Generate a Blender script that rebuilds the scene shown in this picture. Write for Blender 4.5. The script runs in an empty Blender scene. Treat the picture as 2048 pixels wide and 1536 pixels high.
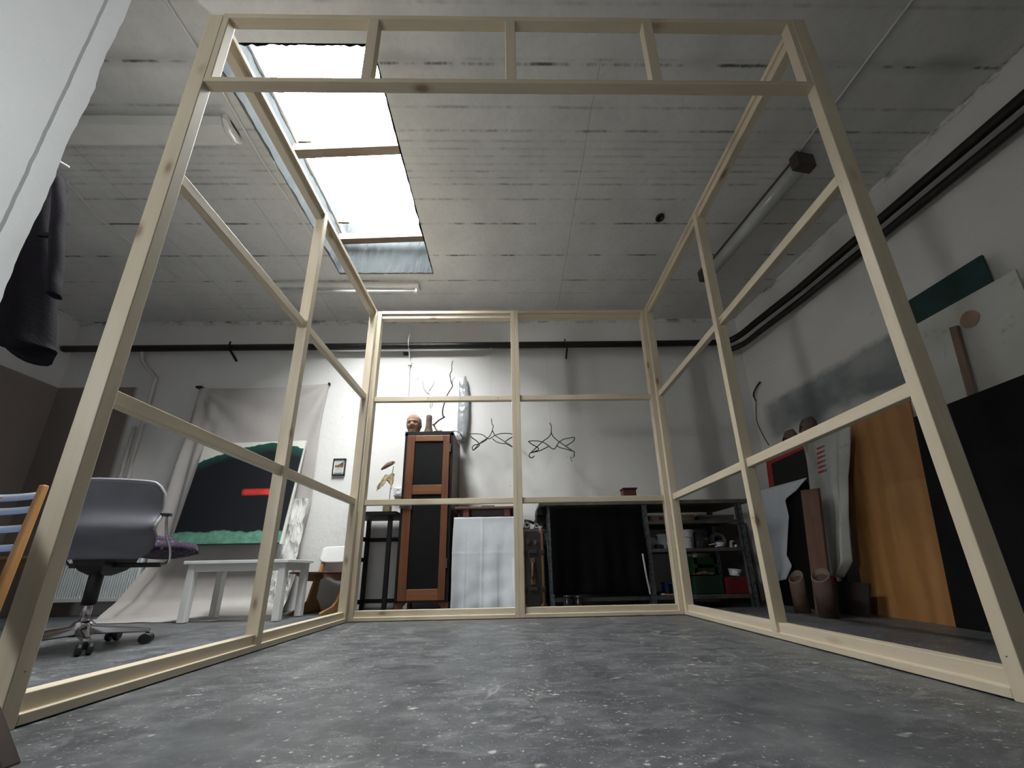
import bpy, bmesh, math, random
from mathutils import Vector, Matrix, noise as mnoise
random.seed(7)
S = bpy.context.scene
COL = S.collection
V = Vector

# ------------------------------------------------------------------ materials
class NT:
    def __init__(s, name):
        m = bpy.data.materials.new(name); m.use_nodes = True
        s.m = m; s.t = m.node_tree; s.n = s.t.nodes; s.n.clear()
        s.out = s.n.new('ShaderNodeOutputMaterial')
        s.b = s.n.new('ShaderNodeBsdfPrincipled')
        s.t.links.new(s.b.outputs[0], s.out.inputs[0])
    def new(s, typ, **kw):
        n = s.n.new(typ)
        for k, v in kw.items(): setattr(n, k, v)
        return n
    def link(s, a, b): s.t.links.new(a, b)
    def coord(s, scale=(1, 1, 1), loc=(0, 0, 0), kind='Object'):
        c = s.new('ShaderNodeTexCoord'); mp = s.new('ShaderNodeMapping')
        mp.inputs['Scale'].default_value = scale; mp.inputs['Location'].default_value = loc
        s.link(c.outputs[kind], mp.inputs[0]); return mp.outputs[0]
    def noise(s, vec, scale, detail=4, rough=.55, dist=0):
        n = s.new('ShaderNodeTexNoise'); n.inputs['Scale'].default_value = scale
        n.inputs['Detail'].default_value = detail; n.inputs['Roughness'].default_value = rough
        n.inputs['Distortion'].default_value = dist
        s.link(vec, n.inputs['Vector']); return n.outputs[0]
    def voro(s, vec, scale, feature='F1', out='Distance', rand=1):
        n = s.new('ShaderNodeTexVoronoi', feature=feature); n.inputs['Scale'].default_value = scale
        n.inputs['Randomness'].default_value = rand
        s.link(vec, n.inputs['Vector']); return n.outputs[out]
    def ramp(s, fac, stops, interp='LINEAR'):
        r = s.new('ShaderNodeValToRGB'); e = r.color_ramp.elements; r.color_ramp.interpolation = interp
        while len(e) < len(stops): e.new(.5)
        for k, (p, c) in zip(e, stops):
            k.position = p
            k.color = (c, c, c, 1) if not hasattr(c, '__len__') else (c[0], c[1], c[2], 1)
        s.link(fac, r.inputs[0]); return r.outputs[0]
    def math(s, op, a, b=0., c=None):
        n = s.new('ShaderNodeMath', operation=op)
        for i, x in enumerate((a, b, c)):
            if x is None: continue
            if isinstance(x, (int, float)): n.inputs[i].default_value = x
            else: s.link(x, n.inputs[i])
        return n.outputs[0]
    def mix(s, fac, a, b, mode='MIX'):
        n = s.new('ShaderNodeMix', data_type='RGBA', blend_type=mode)
        for i, x in ((0, fac), (6, a), (7, b)):
            if isinstance(x, (int, float)): n.inputs[i].default_value = x
            elif isinstance(x, tuple): n.inputs[i].default_value = (x[0], x[1], x[2], 1)
            else: s.link(x, n.inputs[i])
        return n.outputs[2]
    def sep(s, vec):
        n = s.new('ShaderNodeSeparateXYZ'); s.link(vec, n.inputs[0]); return n.outputs
    def bump(s, h, strength=.3, dist=.01):
        n = s.new('ShaderNodeBump'); n.inputs['Strength'].default_value = strength
        n.inputs['Distance'].default_value = dist
        s.link(h, n.inputs['Height']); s.link(n.outputs[0], s.b.inputs['Normal'])
    def col(s, x):
        if isinstance(x, tuple): s.b.inputs['Base Color'].default_value = (x[0], x[1], x[2], 1)
        else: s.link(x, s.b.inputs['Base Color'])
    def rough(s, x):
        if isinstance(x, (int, float)): s.b.inputs['Roughness'].default_value = x
        else: s.link(x, s.b.inputs['Roughness'])
    def set(s, **kw):
        for k, v in kw.items(): s.b.inputs[k.replace('_', ' ')].default_value = v

def plain(name, c, rough=.6, metal=0, var=.18, scale=9, bump=0, bscale=60, kind='Object', **kw):
    m = NT(name); v = m.coord(kind=kind)
    n = m.noise(v, scale, 5)
    lo = tuple(max(0, x * (1 - var)) for x in c); hi = tuple(min(1, x * (1 + var)) for x in c)
    m.col(m.ramp(n, [(.3, lo), (.7, hi)])); m.rough(rough); m.set(Metallic=metal, **kw)
    if bump: m.bump(m.noise(v, bscale, 4), bump, .004)
    return m.m

def wood(name, c1, c2, axis=2, grain=26, rough=.55, knots=0, stretch=.06, kc=(.20, .10, .04)):
    m = NT(name); sc = [1, 1, 1]; sc[axis] = stretch
    v = m.coord(tuple(sc))
    g = m.noise(v, grain, 6, .6, .4)
    fine = m.noise(v, grain * 6, 3, .6)
    c = m.ramp(g, [(.3, c1), (.68, c2)])
    c = m.mix(m.math('MULTIPLY', fine, .25), c, tuple(x * .72 for x in c1))
    big = m.noise(m.coord(), 2.3, 2)
    c = m.mix(m.ramp(big, [(.35, 0.), (.7, .28)]), c, tuple(x * .8 for x in c1))
    if knots:
        sk = [1, 1, 1]; sk[axis] = .42
        d = m.voro(m.coord(tuple(sk)), knots)
        c = m.mix(m.ramp(d, [(0., .85), (.06, .75), (.11, .25), (.17, 0.)]), c, kc)
    m.col(c); m.rough(rough); m.bump(g, .12, .002)
    return m.m

# ------------------------------------------------------------------ mesh builder
class MB:
    def __init__(s): s.bm = bmesh.new()
    def box(s, x0, x1, y0, y1, z0, z1, R=None, piv=None):
        vs = []
        for z in (z0, z1):
            for x, y in ((x0, y0), (x1, y0), (x1, y1), (x0, y1)):
                p = V((x, y, z))
                if R is not None: p = R @ (p - V(piv)) + V(piv)
                vs.append(s.bm.verts.new(p))
        for f in ((3, 2, 1, 0), (4, 5, 6, 7), (0, 1, 5, 4), (1, 2, 6, 5), (2, 3, 7, 6), (3, 0, 4, 7)):
            s.bm.faces.new([vs[i] for i in f])
        return s
    def hexa(s, p):               # 8 points: bottom ring then top ring
        vs = [s.bm.verts.new(V(q)) for q in p]
        for f in ((3, 2, 1, 0), (4, 5, 6, 7), (0, 1, 5, 4), (1, 2, 6, 5), (2, 3, 7, 6), (3, 0, 4, 7)):
            s.bm.faces.new([vs[i] for i in f])
        return s
    def bar(s, p, q, w, h, up=(0, 0, 1)):   # box between two points
        p, q = V(p), V(q); d = (q - p).normalized(); a = d.cross(V(up))
        if a.length < 1e-4: a = d.cross(V((0, 1, 0)))
        a.normalize(); b = a.cross(d)
        a *= w / 2; b *= h / 2
        return s.hexa([p - a - b, p + a - b, p + a + b, p - a + b, q - a - b, q + a - b, q + a + b, q - a + b])
    def tube(s, pts, r, seg=10, cap=True):
        pts = [V(p) for p in pts]; rs = r if hasattr(r, '__len__') else [r] * len(pts)
        rings = []; prev = None
        for i, p in enumerate(pts):
            d = (pts[min(i + 1, len(pts) - 1)] - pts[max(i - 1, 0)]).normalized()
            if prev is None:
                a = d.cross(V((0, 0, 1)))
                if a.length < .1: a = d.cross(V((1, 0, 0)))
            else: a = prev - d * prev.dot(d)
            a.normalize(); prev = a; b = d.cross(a)
            rings.append([s.bm.verts.new(p + (a * math.cos(2 * math.pi * k / seg) + b * math.sin(2 * math.pi * k / seg)) * rs[i]) for k in range(seg)])
        for A, B in zip(rings, rings[1:]):
            for k in range(seg): s.bm.faces.new([A[k], A[(k + 1) % seg], B[(k + 1) % seg], B[k]])
        if cap:
            s.bm.faces.new(rings[0][::-1]); s.bm.faces.new(rings[-1])
        return s
    def lathe(s, prof, c=(0, 0, 0), seg=24, R=None, sx=1, sy=1):
        rings = []
        for r, z in prof:
            ring = []
            for k in range(seg):
                a = 2 * math.pi * k / seg
                p = V((r * math.cos(a) * sx, r * math.sin(a) * sy, z))
                if R is not None: p = R @ p
                ring.append(s.bm.verts.new(p + V(c)))
            rings.append(ring)
        for A, B in zip(rings, rings[1:]):
            for k in range(seg): s.bm.faces.new([A[k], A[(k + 1) % seg], B[(k + 1) % seg], B[k]])
        if prof[0][0] > 1e-5: s.bm.faces.new(rings[0][::-1])
        if prof[-1][0] > 1e-5: s.bm.faces.new(rings[-1])
        return s
    def prism(s, poly, axis, a, b):  # polygon in the two other axes, extruded along axis
        def P(u, v, w):
            return V((w, u, v)) if axis == 0 else V((u, w, v)) if axis == 1 else V((u, v, w))
        A = [s.bm.verts.new(P(u, v, a)) for u, v in poly]; B = [s.bm.verts.new(P(u, v, b)) for u, v in poly]
        n = len(poly)
        for k in range(n): s.bm.faces.new([A[k], A[(k + 1) % n], B[(k + 1) % n], B[k]])
        s.bm.faces.new(A[::-1]); s.bm.faces.new(B)
        return s
    def grid(s, fn, nu, nv):
        g = [[s.bm.verts.new(V(fn(i / nu, j / nv))) for i in range(nu + 1)] for j in range(nv + 1)]
        for j in range(nv):
            for i in range(nu): s.bm.faces.new([g[j][i], g[j][i + 1], g[j + 1][i + 1], g[j + 1][i]])
        return s
    def loft(s, rings, cap=True):
        R = [[s.bm.verts.new(V(p)) for p in r] for r in rings]; n = len(R[0])
        for A, B in zip(R, R[1:]):
            for k in range(n): s.bm.faces.new([A[k], A[(k + 1) % n], B[(k + 1) % n], B[k]])
        if cap: s.bm.faces.new(R[0][::-1]); s.bm.faces.new(R[-1])
        return s
    def ball(s, c, r, sc=(1, 1, 1), seg=14, wob=0, seed=0):
        rings = seg // 2
        prof = [(math.sin(math.pi * j / rings), -math.cos(math.pi * j / rings)) for j in range(rings + 1)]
        R = []
        for pr, z in prof:
            ring = []
            for k in range(seg):
                a = 2 * math.pi * k / seg
                p = V((pr * math.cos(a), pr * math.sin(a), z))
                f = r * (1 + wob * mnoise.noise(p * 2.2 + V((seed, seed * 2, 0))))
                ring.append((c[0] + p.x * f * sc[0], c[1] + p.y * f * sc[1], c[2] + p.z * f * sc[2]))
            R.append(ring)
        return s.loft(R, cap=False)
    def build(s, name, mat, parent=None, bevel=0, smooth=False, solid=0, off=None, sub=0):
        bm = s.bm
        if off is not None: bmesh.ops.translate(bm, verts=bm.verts, vec=V(off))
        bmesh.ops.remove_doubles(bm, verts=bm.verts, dist=1e-6)
        bmesh.ops.recalc_face_normals(bm, faces=bm.faces)
        me = bpy.data.meshes.new(name); bm.to_mesh(me); bm.free()
        for p in me.polygons: p.use_smooth = smooth
        o = bpy.data.objects.new(name, me); COL.objects.link(o)
        if mat is not None: me.materials.append(mat)
        if parent is not None: o.parent = parent
        if solid:
            md = o.modifiers.new('solid', 'SOLIDIFY'); md.thickness = solid; md.offset = 0
        if sub:
            md = o.modifiers.new('sub', 'SUBSURF'); md.levels = sub; md.render_levels = sub
        if bevel:
            md = o.modifiers.new('bev', 'BEVEL'); md.width = bevel; md.segments = 2; md.limit_method = 'ANGLE'; md.angle_limit = math.radians(50)
        return o

def tag(o, label=None, cat=None, group=None, kind=None):
    for k, v in (('label', label), ('category', cat), ('group', group), ('kind', kind)):
        if v: o[k] = v
    return o
def thing(name, label, cat, loc=(0, 0, 0), rz=0, group=None):
    o = bpy.data.objects.new(name, None); o.empty_display_size = .1; COL.objects.link(o)
    o.location = loc; o.rotation_euler = (0, 0, rz)
    return tag(o, label, cat, group)
class W:   # things whose parts are written in room coordinates
    def __init__(s, name, label, cat, loc, group=None):
        s.loc = V(loc); s.o = thing(name, label, cat, loc, 0, group)
    def part(s, mb, name, mat, parent=None, **kw):
        return mb.build(name, mat, parent or s.o, off=-s.loc, **kw)
def single(mb, name, mat, label, cat, loc, group=None, **kw):
    o = mb.build(name, mat, None, off=-V(loc), **kw); o.location = loc
    return tag(o, label, cat, group)
def struct(mb, name, mat, **kw):
    return tag(mb.build(name, mat, **kw), kind='structure')
def spline(pts, n=6):
    pts = [V(p) for p in pts]; out = []
    for i in range(len(pts) - 1):
        p0 = pts[max(i - 1, 0)]; p1 = pts[i]; p2 = pts[i + 1]; p3 = pts[min(i + 2, len(pts) - 1)]
        for k in range(n):
            t = k / n
            out.append(.5 * ((2 * p1) + (p2 - p0) * t + (2 * p0 - 5 * p1 + 4 * p2 - p3) * t * t + (3 * p1 - p0 - 3 * p2 + p3) * t ** 3))
    out.append(pts[-1]); return out
def text_mesh(txt, size):
    c = bpy.data.curves.new('t', 'FONT'); c.body = txt; c.size = size; c.extrude = .0008
    o = bpy.data.objects.new('t', c); COL.objects.link(o)
    bpy.context.view_layer.update()
    me = bpy.data.meshes.new_from_object(o.evaluated_get(bpy.context.evaluated_depsgraph_get()))
    bpy.data.objects.remove(o); return me
Rx = lambda d: Matrix.Rotation(math.radians(d), 3, 'X')
Ry = lambda d: Matrix.Rotation(math.radians(d), 3, 'Y')
Rz = lambda d: Matrix.Rotation(math.radians(d), 3, 'Z')

SKY, EXPO = 52.0, 0.60
TR={'wire1': [[(-0.176, 3.28, 1.676), (-0.198, 3.282, 1.626), (-0.226, 3.266, 1.589), (-0.297, 3.226, 1.52), (-0.354, 3.181, 1.433)], [(-0.175, 3.286, 1.678), (-0.151, 3.288, 1.628), (-0.098, 3.26, 1.579), (0.011, 3.188, 1.478), (0.049, 3.155, 1.439)], [(-0.417, 3.353, 1.67), (-0.349, 3.329, 1.663), (-0.282, 3.31, 1.645), (-0.246, 3.302, 1.616), (-0.215, 3.283, 1.589), (-0.193, 3.29, 1.598), (-0.146, 3.295, 1.631), (-0.076, 3.31, 1.655), (0.013, 3.337, 1.661), (0.067, 3.357, 1.656), (0.055, 3.352, 1.638), (0.012, 3.193, 1.564), (-0.04, 3.232, 1.543), (-0.046, 3.236, 1.526)], [(-0.418, 3.359, 1.672), (-0.368, 3.188, 1.567), (-0.326, 3.224, 1.544), (-0.304, 3.24, 1.522), (-0.304, 3.24, 1.501), (-0.335, 3.216, 1.463), (-0.356, 3.199, 1.439)], [(-0.357, 3.205, 1.441), (-0.365, 3.198, 1.469), (-0.347, 3.213, 1.498), (-0.305, 3.246, 1.522), (-0.244, 3.283, 1.571), (-0.228, 3.29, 1.593)], [(-0.176, 3.31, 1.599), (-0.14, 3.302, 1.565), (-0.087, 3.278, 1.536), (-0.041, 3.25, 1.522), (0.011, 3.212, 1.478), (0.05, 3.179, 1.447)]], 'wire2': [[(0.414, 3.28, 1.674), (0.413, 3.28, 1.643), (0.388, 3.282, 1.6), (0.336, 3.255, 1.553), (0.273, 3.22, 1.486), (0.187, 3.156, 1.387)], [(0.416, 3.286, 1.645), (0.435, 3.288, 1.602), (0.487, 3.26, 1.538), (0.543, 3.224, 1.478), (0.599, 3.174, 1.411)], [(0.177, 3.159, 1.51), (0.228, 3.2, 1.53), (0.306, 3.251, 1.54), (0.366, 3.28, 1.519), (0.418, 3.292, 1.479), (0.447, 3.285, 1.482), (0.482, 3.27, 1.532), (0.527, 3.243, 1.558), (0.588, 3.192, 1.553), (0.621, 3.157, 1.545)], [(0.177, 3.165, 1.509), (0.215, 3.196, 1.49), (0.268, 3.234, 1.473), (0.273, 3.237, 1.45), (0.231, 3.207, 1.422), (0.189, 3.174, 1.394), (0.179, 3.166, 1.362), (0.205, 3.188, 1.354), (0.232, 3.209, 1.378)], [(0.624, 3.17, 1.547), (0.612, 3.182, 1.515), (0.577, 3.216, 1.498), (0.541, 3.246, 1.486)], [(0.189, 3.186, 1.401), (0.28, 3.253, 1.443), (0.336, 3.284, 1.477), (0.386, 3.303, 1.508)], [(0.463, 3.304, 1.52), (0.494, 3.289, 1.489), (0.546, 3.255, 1.461), (0.6, 3.208, 1.423)], [(0.606, 3.21, 1.424), (0.617, 3.198, 1.408), (0.612, 3.203, 1.362)]], 'hook1': [(-0.186, 3.28, 1.803), (-0.18, 3.28, 1.745), (-0.168, 3.28, 1.732), (-0.17, 3.28, 1.713), (-0.176, 3.28, 1.676)], 'hook2': [(0.412, 3.28, 1.751), (0.405, 3.28, 1.738), (0.416, 3.28, 1.725), (0.418, 3.28, 1.706), (0.414, 3.28, 1.668)], 'twig': [[(-0.753, 3.2, 1.728), (-0.74, 3.2, 1.714), (-0.694, 3.2, 1.766), (-0.647, 3.2, 1.81), (-0.66, 3.2, 1.821), (-0.664, 3.2, 1.855), (-0.653, 3.2, 1.911), (-0.626, 3.2, 2.031), (-0.607, 3.2, 2.094), (-0.577, 3.2, 2.153), (-0.586, 3.2, 2.176), (-0.598, 3.2, 2.236), (-0.602, 3.2, 2.284), (-0.591, 3.2, 2.332), (-0.59, 3.2, 2.404), (-0.577, 3.2, 2.426)], [(-0.577, 3.2, 2.153), (-0.573, 3.2, 2.2), (-0.548, 3.2, 2.238)], [(-0.74, 3.2, 1.714), (-0.704, 3.2, 1.65), (-0.664, 3.2, 1.65), (-0.678, 3.2, 1.623)], [(-0.704, 3.2, 1.65), (-0.735, 3.2, 1.648)]], 'twig2': [[(-0.77, 3.15, 1.827), (-0.779, 3.15, 1.86), (-0.77, 3.15, 1.893), (-0.792, 3.15, 1.978), (-0.838, 3.15, 2.032)], [(-0.792, 3.15, 1.978), (-0.834, 3.15, 2.012), (-0.858, 3.15, 2.087), (-0.86, 3.15, 2.116)], [(-0.793, 3.15, 2.012), (-0.762, 3.15, 2.069), (-0.739, 3.15, 2.12)], [(-0.762, 3.15, 1.838), (-0.754, 3.15, 1.882), (-0.751, 3.15, 1.915)]], 'jacketL': [(-1.932, 1.15, 2.026), (-1.934, 1.15, 1.939), (-1.949, 1.15, 1.834), (-1.96, 1.15, 1.713), (-1.957, 1.15, 1.561), (-1.957, 1.15, 1.424), (-1.933, 1.15, 1.269), (-1.894, 1.15, 1.181), (-1.829, 1.15, 1.138), (-1.819, 1.15, 1.08)], 'jacketR': [(-1.917, 1.15, 2.017), (-1.88, 1.15, 1.94), (-1.864, 1.15, 1.834), (-1.834, 1.15, 1.713), (-1.784, 1.15, 1.56), (-1.743, 1.15, 1.423), (-1.705, 1.15, 1.267), (-1.685, 1.15, 1.18), (-1.675, 1.15, 1.137), (-1.662, 1.15, 1.091)], 'sleeve': [(-1.827, 1.1, 1.924), (-1.789, 1.1, 1.834), (-1.749, 1.1, 1.691), (-1.708, 1.1, 1.543), (-1.67, 1.1, 1.402), (-1.651, 1.1, 1.33)]}
# ------------------------------------------------------------------ room constants
YB = 3.45            # back wall
ZC = 3.12            # ceiling
XL = -4.82           # left wall
YF = -1.3            # wall behind the camera
def XR(y): return 2.65 + (YB - y) * .12   # right wall runs slightly askew
SK = (-1.63, -.72, 1.25, 2.80)            # skylight opening in view
WX0, WX1, WZ0, WZ1 = -3.2, -2.65, 1.2, 1.9   # unseen window added behind the camera, far left, sized for the fill light

# ---- surfaces of the room
def mat_floor():
    m = NT('floor_paint'); v = m.coord()
    big = m.noise(v, 1.1, 4, .6); mid = m.noise(v, 6, 6, .65); fine = m.noise(v, 45, 5, .7)
    c = m.ramp(mid, [(.30, (.052, .055, .060)), (.5, (.088, .091, .098)), (.70, (.145, .149, .156))])
    c = m.mix(m.ramp(big, [(.4, 0.), (.65, .5)]), c, (.05, .053, .062))
    c = m.mix(m.ramp(fine, [(.5, 0.), (.8, .45)]), c, (.15, .155, .165))
    smear = m.noise(m.coord((1, 2.2, 1)), 11, 7, .74, .6)
    patch = m.noise(v, 1.7, 3)
    sm = m.math('MULTIPLY', m.ramp(smear, [(.50, 0.), (.64, .85)]), m.ramp(patch, [(.36, .18), (.54, .95)]))
    c = m.mix(sm, c, (.20, .205, .215))
    for sc, th, a, k0 in ((6.5, .085, .8, .60), (11, .12, .9, .55), (24, .17, .9, .50), (55, .22, .8, .46), (110, .22, .6, .45)):
        vv = m.new('ShaderNodeVectorMath', operation='ADD'); m.link(m.coord((1, 1.5, 1), (sc, .37 * sc, 0)), vv.inputs[0])
        wn = m.new('ShaderNodeTexNoise'); wn.inputs['Scale'].default_value = sc * .9; wn.inputs['Detail'].default_value = 4; m.link(v, wn.inputs['Vector'])
        ws = m.new('ShaderNodeVectorMath', operation='SCALE'); ws.inputs['Scale'].default_value = 1.1 / sc; m.link(wn.outputs['Color'], ws.inputs[0]); m.link(ws.outputs[0], vv.inputs[1]); vv = vv.outputs[0]
        d = m.voro(vv, sc)
        keep = m.voro(vv, sc, out='Color')
        wob = m.math('ADD', d, m.math('MULTIPLY', m.math('SUBTRACT', m.noise(v, sc * 5, 3), .5), .22))
        k = m.math('MULTIPLY', m.ramp(wob, [(th * .5, a), (th, 0.)]), m.math('MULTIPLY', m.ramp(keep, [(k0 + .07, 0.), (k0 + .09, 1.)]), m.ramp(patch, [(.36, .25), (.5, 1.)])))
        c = m.mix(k, c, (.50, .50, .475))
    # a few hairline cracks
    cr = m.voro(m.coord((1, 1, 1), (3.1, .2, 0)), .8, 'DISTANCE_TO_EDGE')
    w = m.noise(v, 7, 4); cr = m.math('ADD', cr, m.math('MULTIPLY', m.math('SUBTRACT', w, .5), .08))
    k = m.math('MULTIPLY', m.ramp(m.math('ABSOLUTE', cr), [(0., .55), (.006, 0.)]), m.ramp(patch, [(.5, 0.), (.56, 1.)]))
    c = m.mix(k, c, (.35, .35, .35))
    m.col(c); m.rough(m.ramp(mid, [(.3, .34), (.7, .52)])); m.set(Specular_IOR_Level=.5)
    m.bump(m.math('ADD', fine, m.math('MULTIPLY', mid, 2.)), .12, .004)
    return m.m
def mat_ceiling():
    m = NT('ceiling_concrete'); v = m.coord()
    X, Y, Z = m.sep(v)
    n = m.noise(v, 2.2, 5, .6); f = m.noise(v, 30, 4)
    c = m.ramp(n, [(.3, (.58, .575, .565)), (.7, (.72, .712, .70))])
    c = m.mix(m.ramp(f, [(.45, 0.), (.8, .25)]), c, (.42, .42, .41))
    # shuttering board joints running across the room, each one broken up by its own noise
    lines = [1.10, 1.305, 1.325, 1.52, 1.642, 1.70, 1.745, 1.79, 1.84, 1.885, 1.93, 1.975, 2.085, 2.285, 2.59, 2.88, 3.05, 3.25]
    strong = {1.325: 1, 1.642: .7, 1.975: .55, 2.285: .95, 2.59: 1, 2.88: .8, 1.885: .5, 1.52: .5, 2.085: .5}
    wav = m.noise(m.coord((2.5, .3, 1)), 4, 5, .7)
    Yw = m.math('ADD', Y, m.math('MULTIPLY', m.math('SUBTRACT', wav, .5), .010))
    tot = None
    for i, y in enumerate(lines):
        a = strong.get(y, .28)
        br = m.noise(m.coord((1, .05, 1), (y * 7.3, i * 3.7, 0)), 3.2, 6, .75)
        d = m.math('ABSOLUTE', m.math('SUBTRACT', Yw, y + .0))
        core = m.ramp(d, [(0., 1.), (.004, .8), (.010, 0.)])
        k = m.math('MULTIPLY', core, m.ramp(br, [(.47, .06), (.60, a)]))
        tot = k if tot is None else m.math('MAXIMUM', tot, k)
    soft = m.ramp(m.math('ABSOLUTE', m.math('SUBTRACT', Yw, 1.31)), [(0., .4), (.05, 0.)])
    tot = m.math('MAXIMUM', tot, m.math('MULTIPLY', soft, m.ramp(m.noise(v, 1.7, 3), [(.45, 0.), (.65, 1.)])))
    c = m.mix(tot, c, (.06, .06, .058))
    # board ends: thin joints running away from the camera
    for x, y0, y1 in ((.545, 1.30, 3.4), (-2.9, 1.0, 3.4), (-1.95, 2.1, 3.4)):
        wx = m.math('ADD', X, m.math('MULTIPLY', m.math('SUBTRACT', m.noise(m.coord((1, 1, 1)), 3, 3), .5), .04))
        k = m.ramp(m.math('ABSOLUTE', m.math('SUBTRACT', wx, x)), [(0., .5), (.0045, 0.)])
        k = m.math('MULTIPLY', k, m.math('GREATER_THAN', Y, y0))
        c = m.mix(k, c, (.16, .16, .155))
    # dark spalls in the concrete
    sp = m.voro(m.coord((1, 1, 1), (.3, .9, 0)), 1.5)
    sp = m.math('ADD', sp, m.math('MULTIPLY', m.math('SUBTRACT', f, .5), .05))
    c = m.mix(m.ramp(sp, [(.018, .85), (.034, 0.)]), c, (.05, .05, .048))
    m.col(c); m.rough(.85); m.bump(m.math('SUBTRACT', m.math('ADD', n, m.math('MULTIPLY', f, .5)), m.math('MULTIPLY', tot, .8)), .3, .01)
    return m.m
def plaster(name, base, dado=None, stain=False, cornice=True, rgh=.75):
    m = NT(name); v = m.coord(); X, Y, Z = m.sep(v)
    n = m.noise(v, 1.6, 4, .6); f = m.noise(v, 40, 4); md = m.noise(v, 9, 5, .65)
    c = m.ramp(n, [(.3, tuple(x * .93 for x in base)), (.7, base)])
    c = m.mix(m.ramp(md, [(.62, 0.), (.8, .22)]), c, tuple(x * .7 for x in base))
    # chips and pits in the paint
    d = m.voro(v, 9); d = m.math('ADD', d, m.math('MULTIPLY', m.math('SUBTRACT', f, .5), .12))
    c = m.mix(m.math('MULTIPLY', m.ramp(d, [(.03, .75), (.06, 0.)]), m.ramp(m.noise(v, 2.1, 2), [(.50, 0.), (.58, 1.)])), c, (.14, .135, .13))
    if cornice:   # crumbling joint where wall and ceiling meet
        j = m.noise(m.coord((1, 1, 2)), 7, 6, .7)
        k = m.math('MULTIPLY', m.ramp(m.math('SUBTRACT', ZC, Z), [(0., 1.), (.03, .7), (.07, 0.)]), m.ramp(j, [(.48, 0.), (.60, .85)]))
        c = m.mix(k, c, (.09, .085, .08))
    if dado:
        xlim, ztop, dc = dado
        e = m.math('MULTIPLY', m.ramp(m.math('SUBTRACT', ztop, Z), [(.0, 0.), (.012, 1.)]), m.ramp(m.math('SUBTRACT', xlim, X), [(0., 0.), (.05, 1.)]) if xlim is not None else 1.)
        dcol = m.ramp(n, [(.3, tuple(x * .9 for x in dc)), (.7, dc)])
        c = m.mix(e, c, dcol)
    if stain:     # grey-blue filler band with ragged edges
        w = m.math('MULTIPLY', m.math('SUBTRACT', m.noise(v, 2.4, 5), .5), .35)
        zz = m.math('ADD', Z, w)
        k = m.math('MULTIPLY', m.ramp(zz, [(.0, 1.), (.975, 1.), (1., 0.)]), 1.)
        zt = m.math('ADD', Z, m.math('MULTIPLY', m.math('SUBTRACT', m.noise(v, 5, 4), .5), .12))
        top = m.ramp(m.math('SUBTRACT', 1.97, zt), [(0., 0.), (.07, 1.)])
        low = m.ramp(m.math('SUBTRACT', zz, 1.48), [(0., 0.), (.12, 1.)])
        right = m.ramp(m.math('SUBTRACT', Y, 2.02), [(0., 0.), (.10, 1.)])
        left = m.ramp(m.math('SUBTRACT', 3.36, Y), [(0., 0.), (.10, 1.)])
        k = m.math('MULTIPLY', m.math('MULTIPLY', top, low), m.math('MULTIPLY', right, left))
        k = m.math('MULTIPLY', k, m.ramp(m.noise(v, 3.1, 4), [(.3, .55), (.6, .95)]))
        c = m.mix(k, c, (.20, .225, .235))
    m.col(c); m.rough(rgh)
    h = m.math('ADD', m.math('MULTIPLY', n, .8), m.math('ADD', m.math('MULTIPLY', md, .5), m.math('MULTIPLY', f, .12)))
    m.bump(h, .35, .02)
    return m.m
MF, MC = mat_floor(), mat_ceiling()
WHITE = (.755, .745, .745)
MWB = plaster('plaster_back', WHITE, dado=(-3.97, 2.30, (.245, .205, .195)))
MWL = plaster('plaster_left', WHITE, dado=(None, 2.30, (.31, .26, .245)))
MWR = plaster('plaster_right', (.78, .765, .745), stain=True)
MWP = plaster('plaster_pier', (.63, .64, .655), cornice=False)
MWW = plaster('plaster_front', (.50, .49, .475), cornice=False)
struct(MB().box(XL, 3.5, YF, YB, -.05, 0), 'floor', MF)
struct(MB().box(XL - .1, 3.6, YB, YB + .12, -.05, ZC + .35), 'wall_back', MWB)
struct(MB().box(XL - .12, XL, YF, YB, -.05, ZC + .35), 'wall_left', MWL)
wf = MB()
for a in ((XL - .1, WX0, -.05, ZC + .35), (WX1, 3.6, -.05, ZC + .35), (WX0, WX1, -.05, WZ0), (WX0, WX1, WZ1, ZC + .35)): wf.box(a[0], a[1], YF - .12, YF, a[2], a[3])
struct(wf, 'wall_front', MWW)
struct(MB().hexa([(XR(YB), YB, -.05), (XR(YF), YF, -.05), (XR(YF) + .12, YF, -.05), (XR(YB) + .12, YB, -.05),
                  (XR(YB), YB, ZC + .35), (XR(YF), YF, ZC + .35), (XR(YF) + .12, YF, ZC + .35), (XR(YB) + .12, YB, ZC + .35)]), 'wall_right', MWR)
# ceiling slab around the two roof-light openings
cb = MB(); xs = [XL - .1, SK[0], SK[1], 3.6]; ys = [YF - .1, SK[2], SK[3], YB + .1]
for i in range(3):
    for j in range(3):
        if i == 1 and j == 1: continue
        cb.box(xs[i], xs[i + 1], ys[j], ys[j + 1], ZC, ZC + .34)
bmesh.ops.remove_doubles(cb.bm, verts=cb.bm.verts, dist=1e-5)
seen = {}
for f in list(cb.bm.faces):            # drop the inner faces shared by neighbouring blocks
    seen.setdefault(tuple(round(x, 3) for x in f.calc_center_median()), []).append(f)
bmesh.ops.delete(cb.bm, geom=[f for v in seen.values() if len(v) > 1 for f in v], context='FACES')
struct(cb, 'ceiling', MC)
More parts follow.
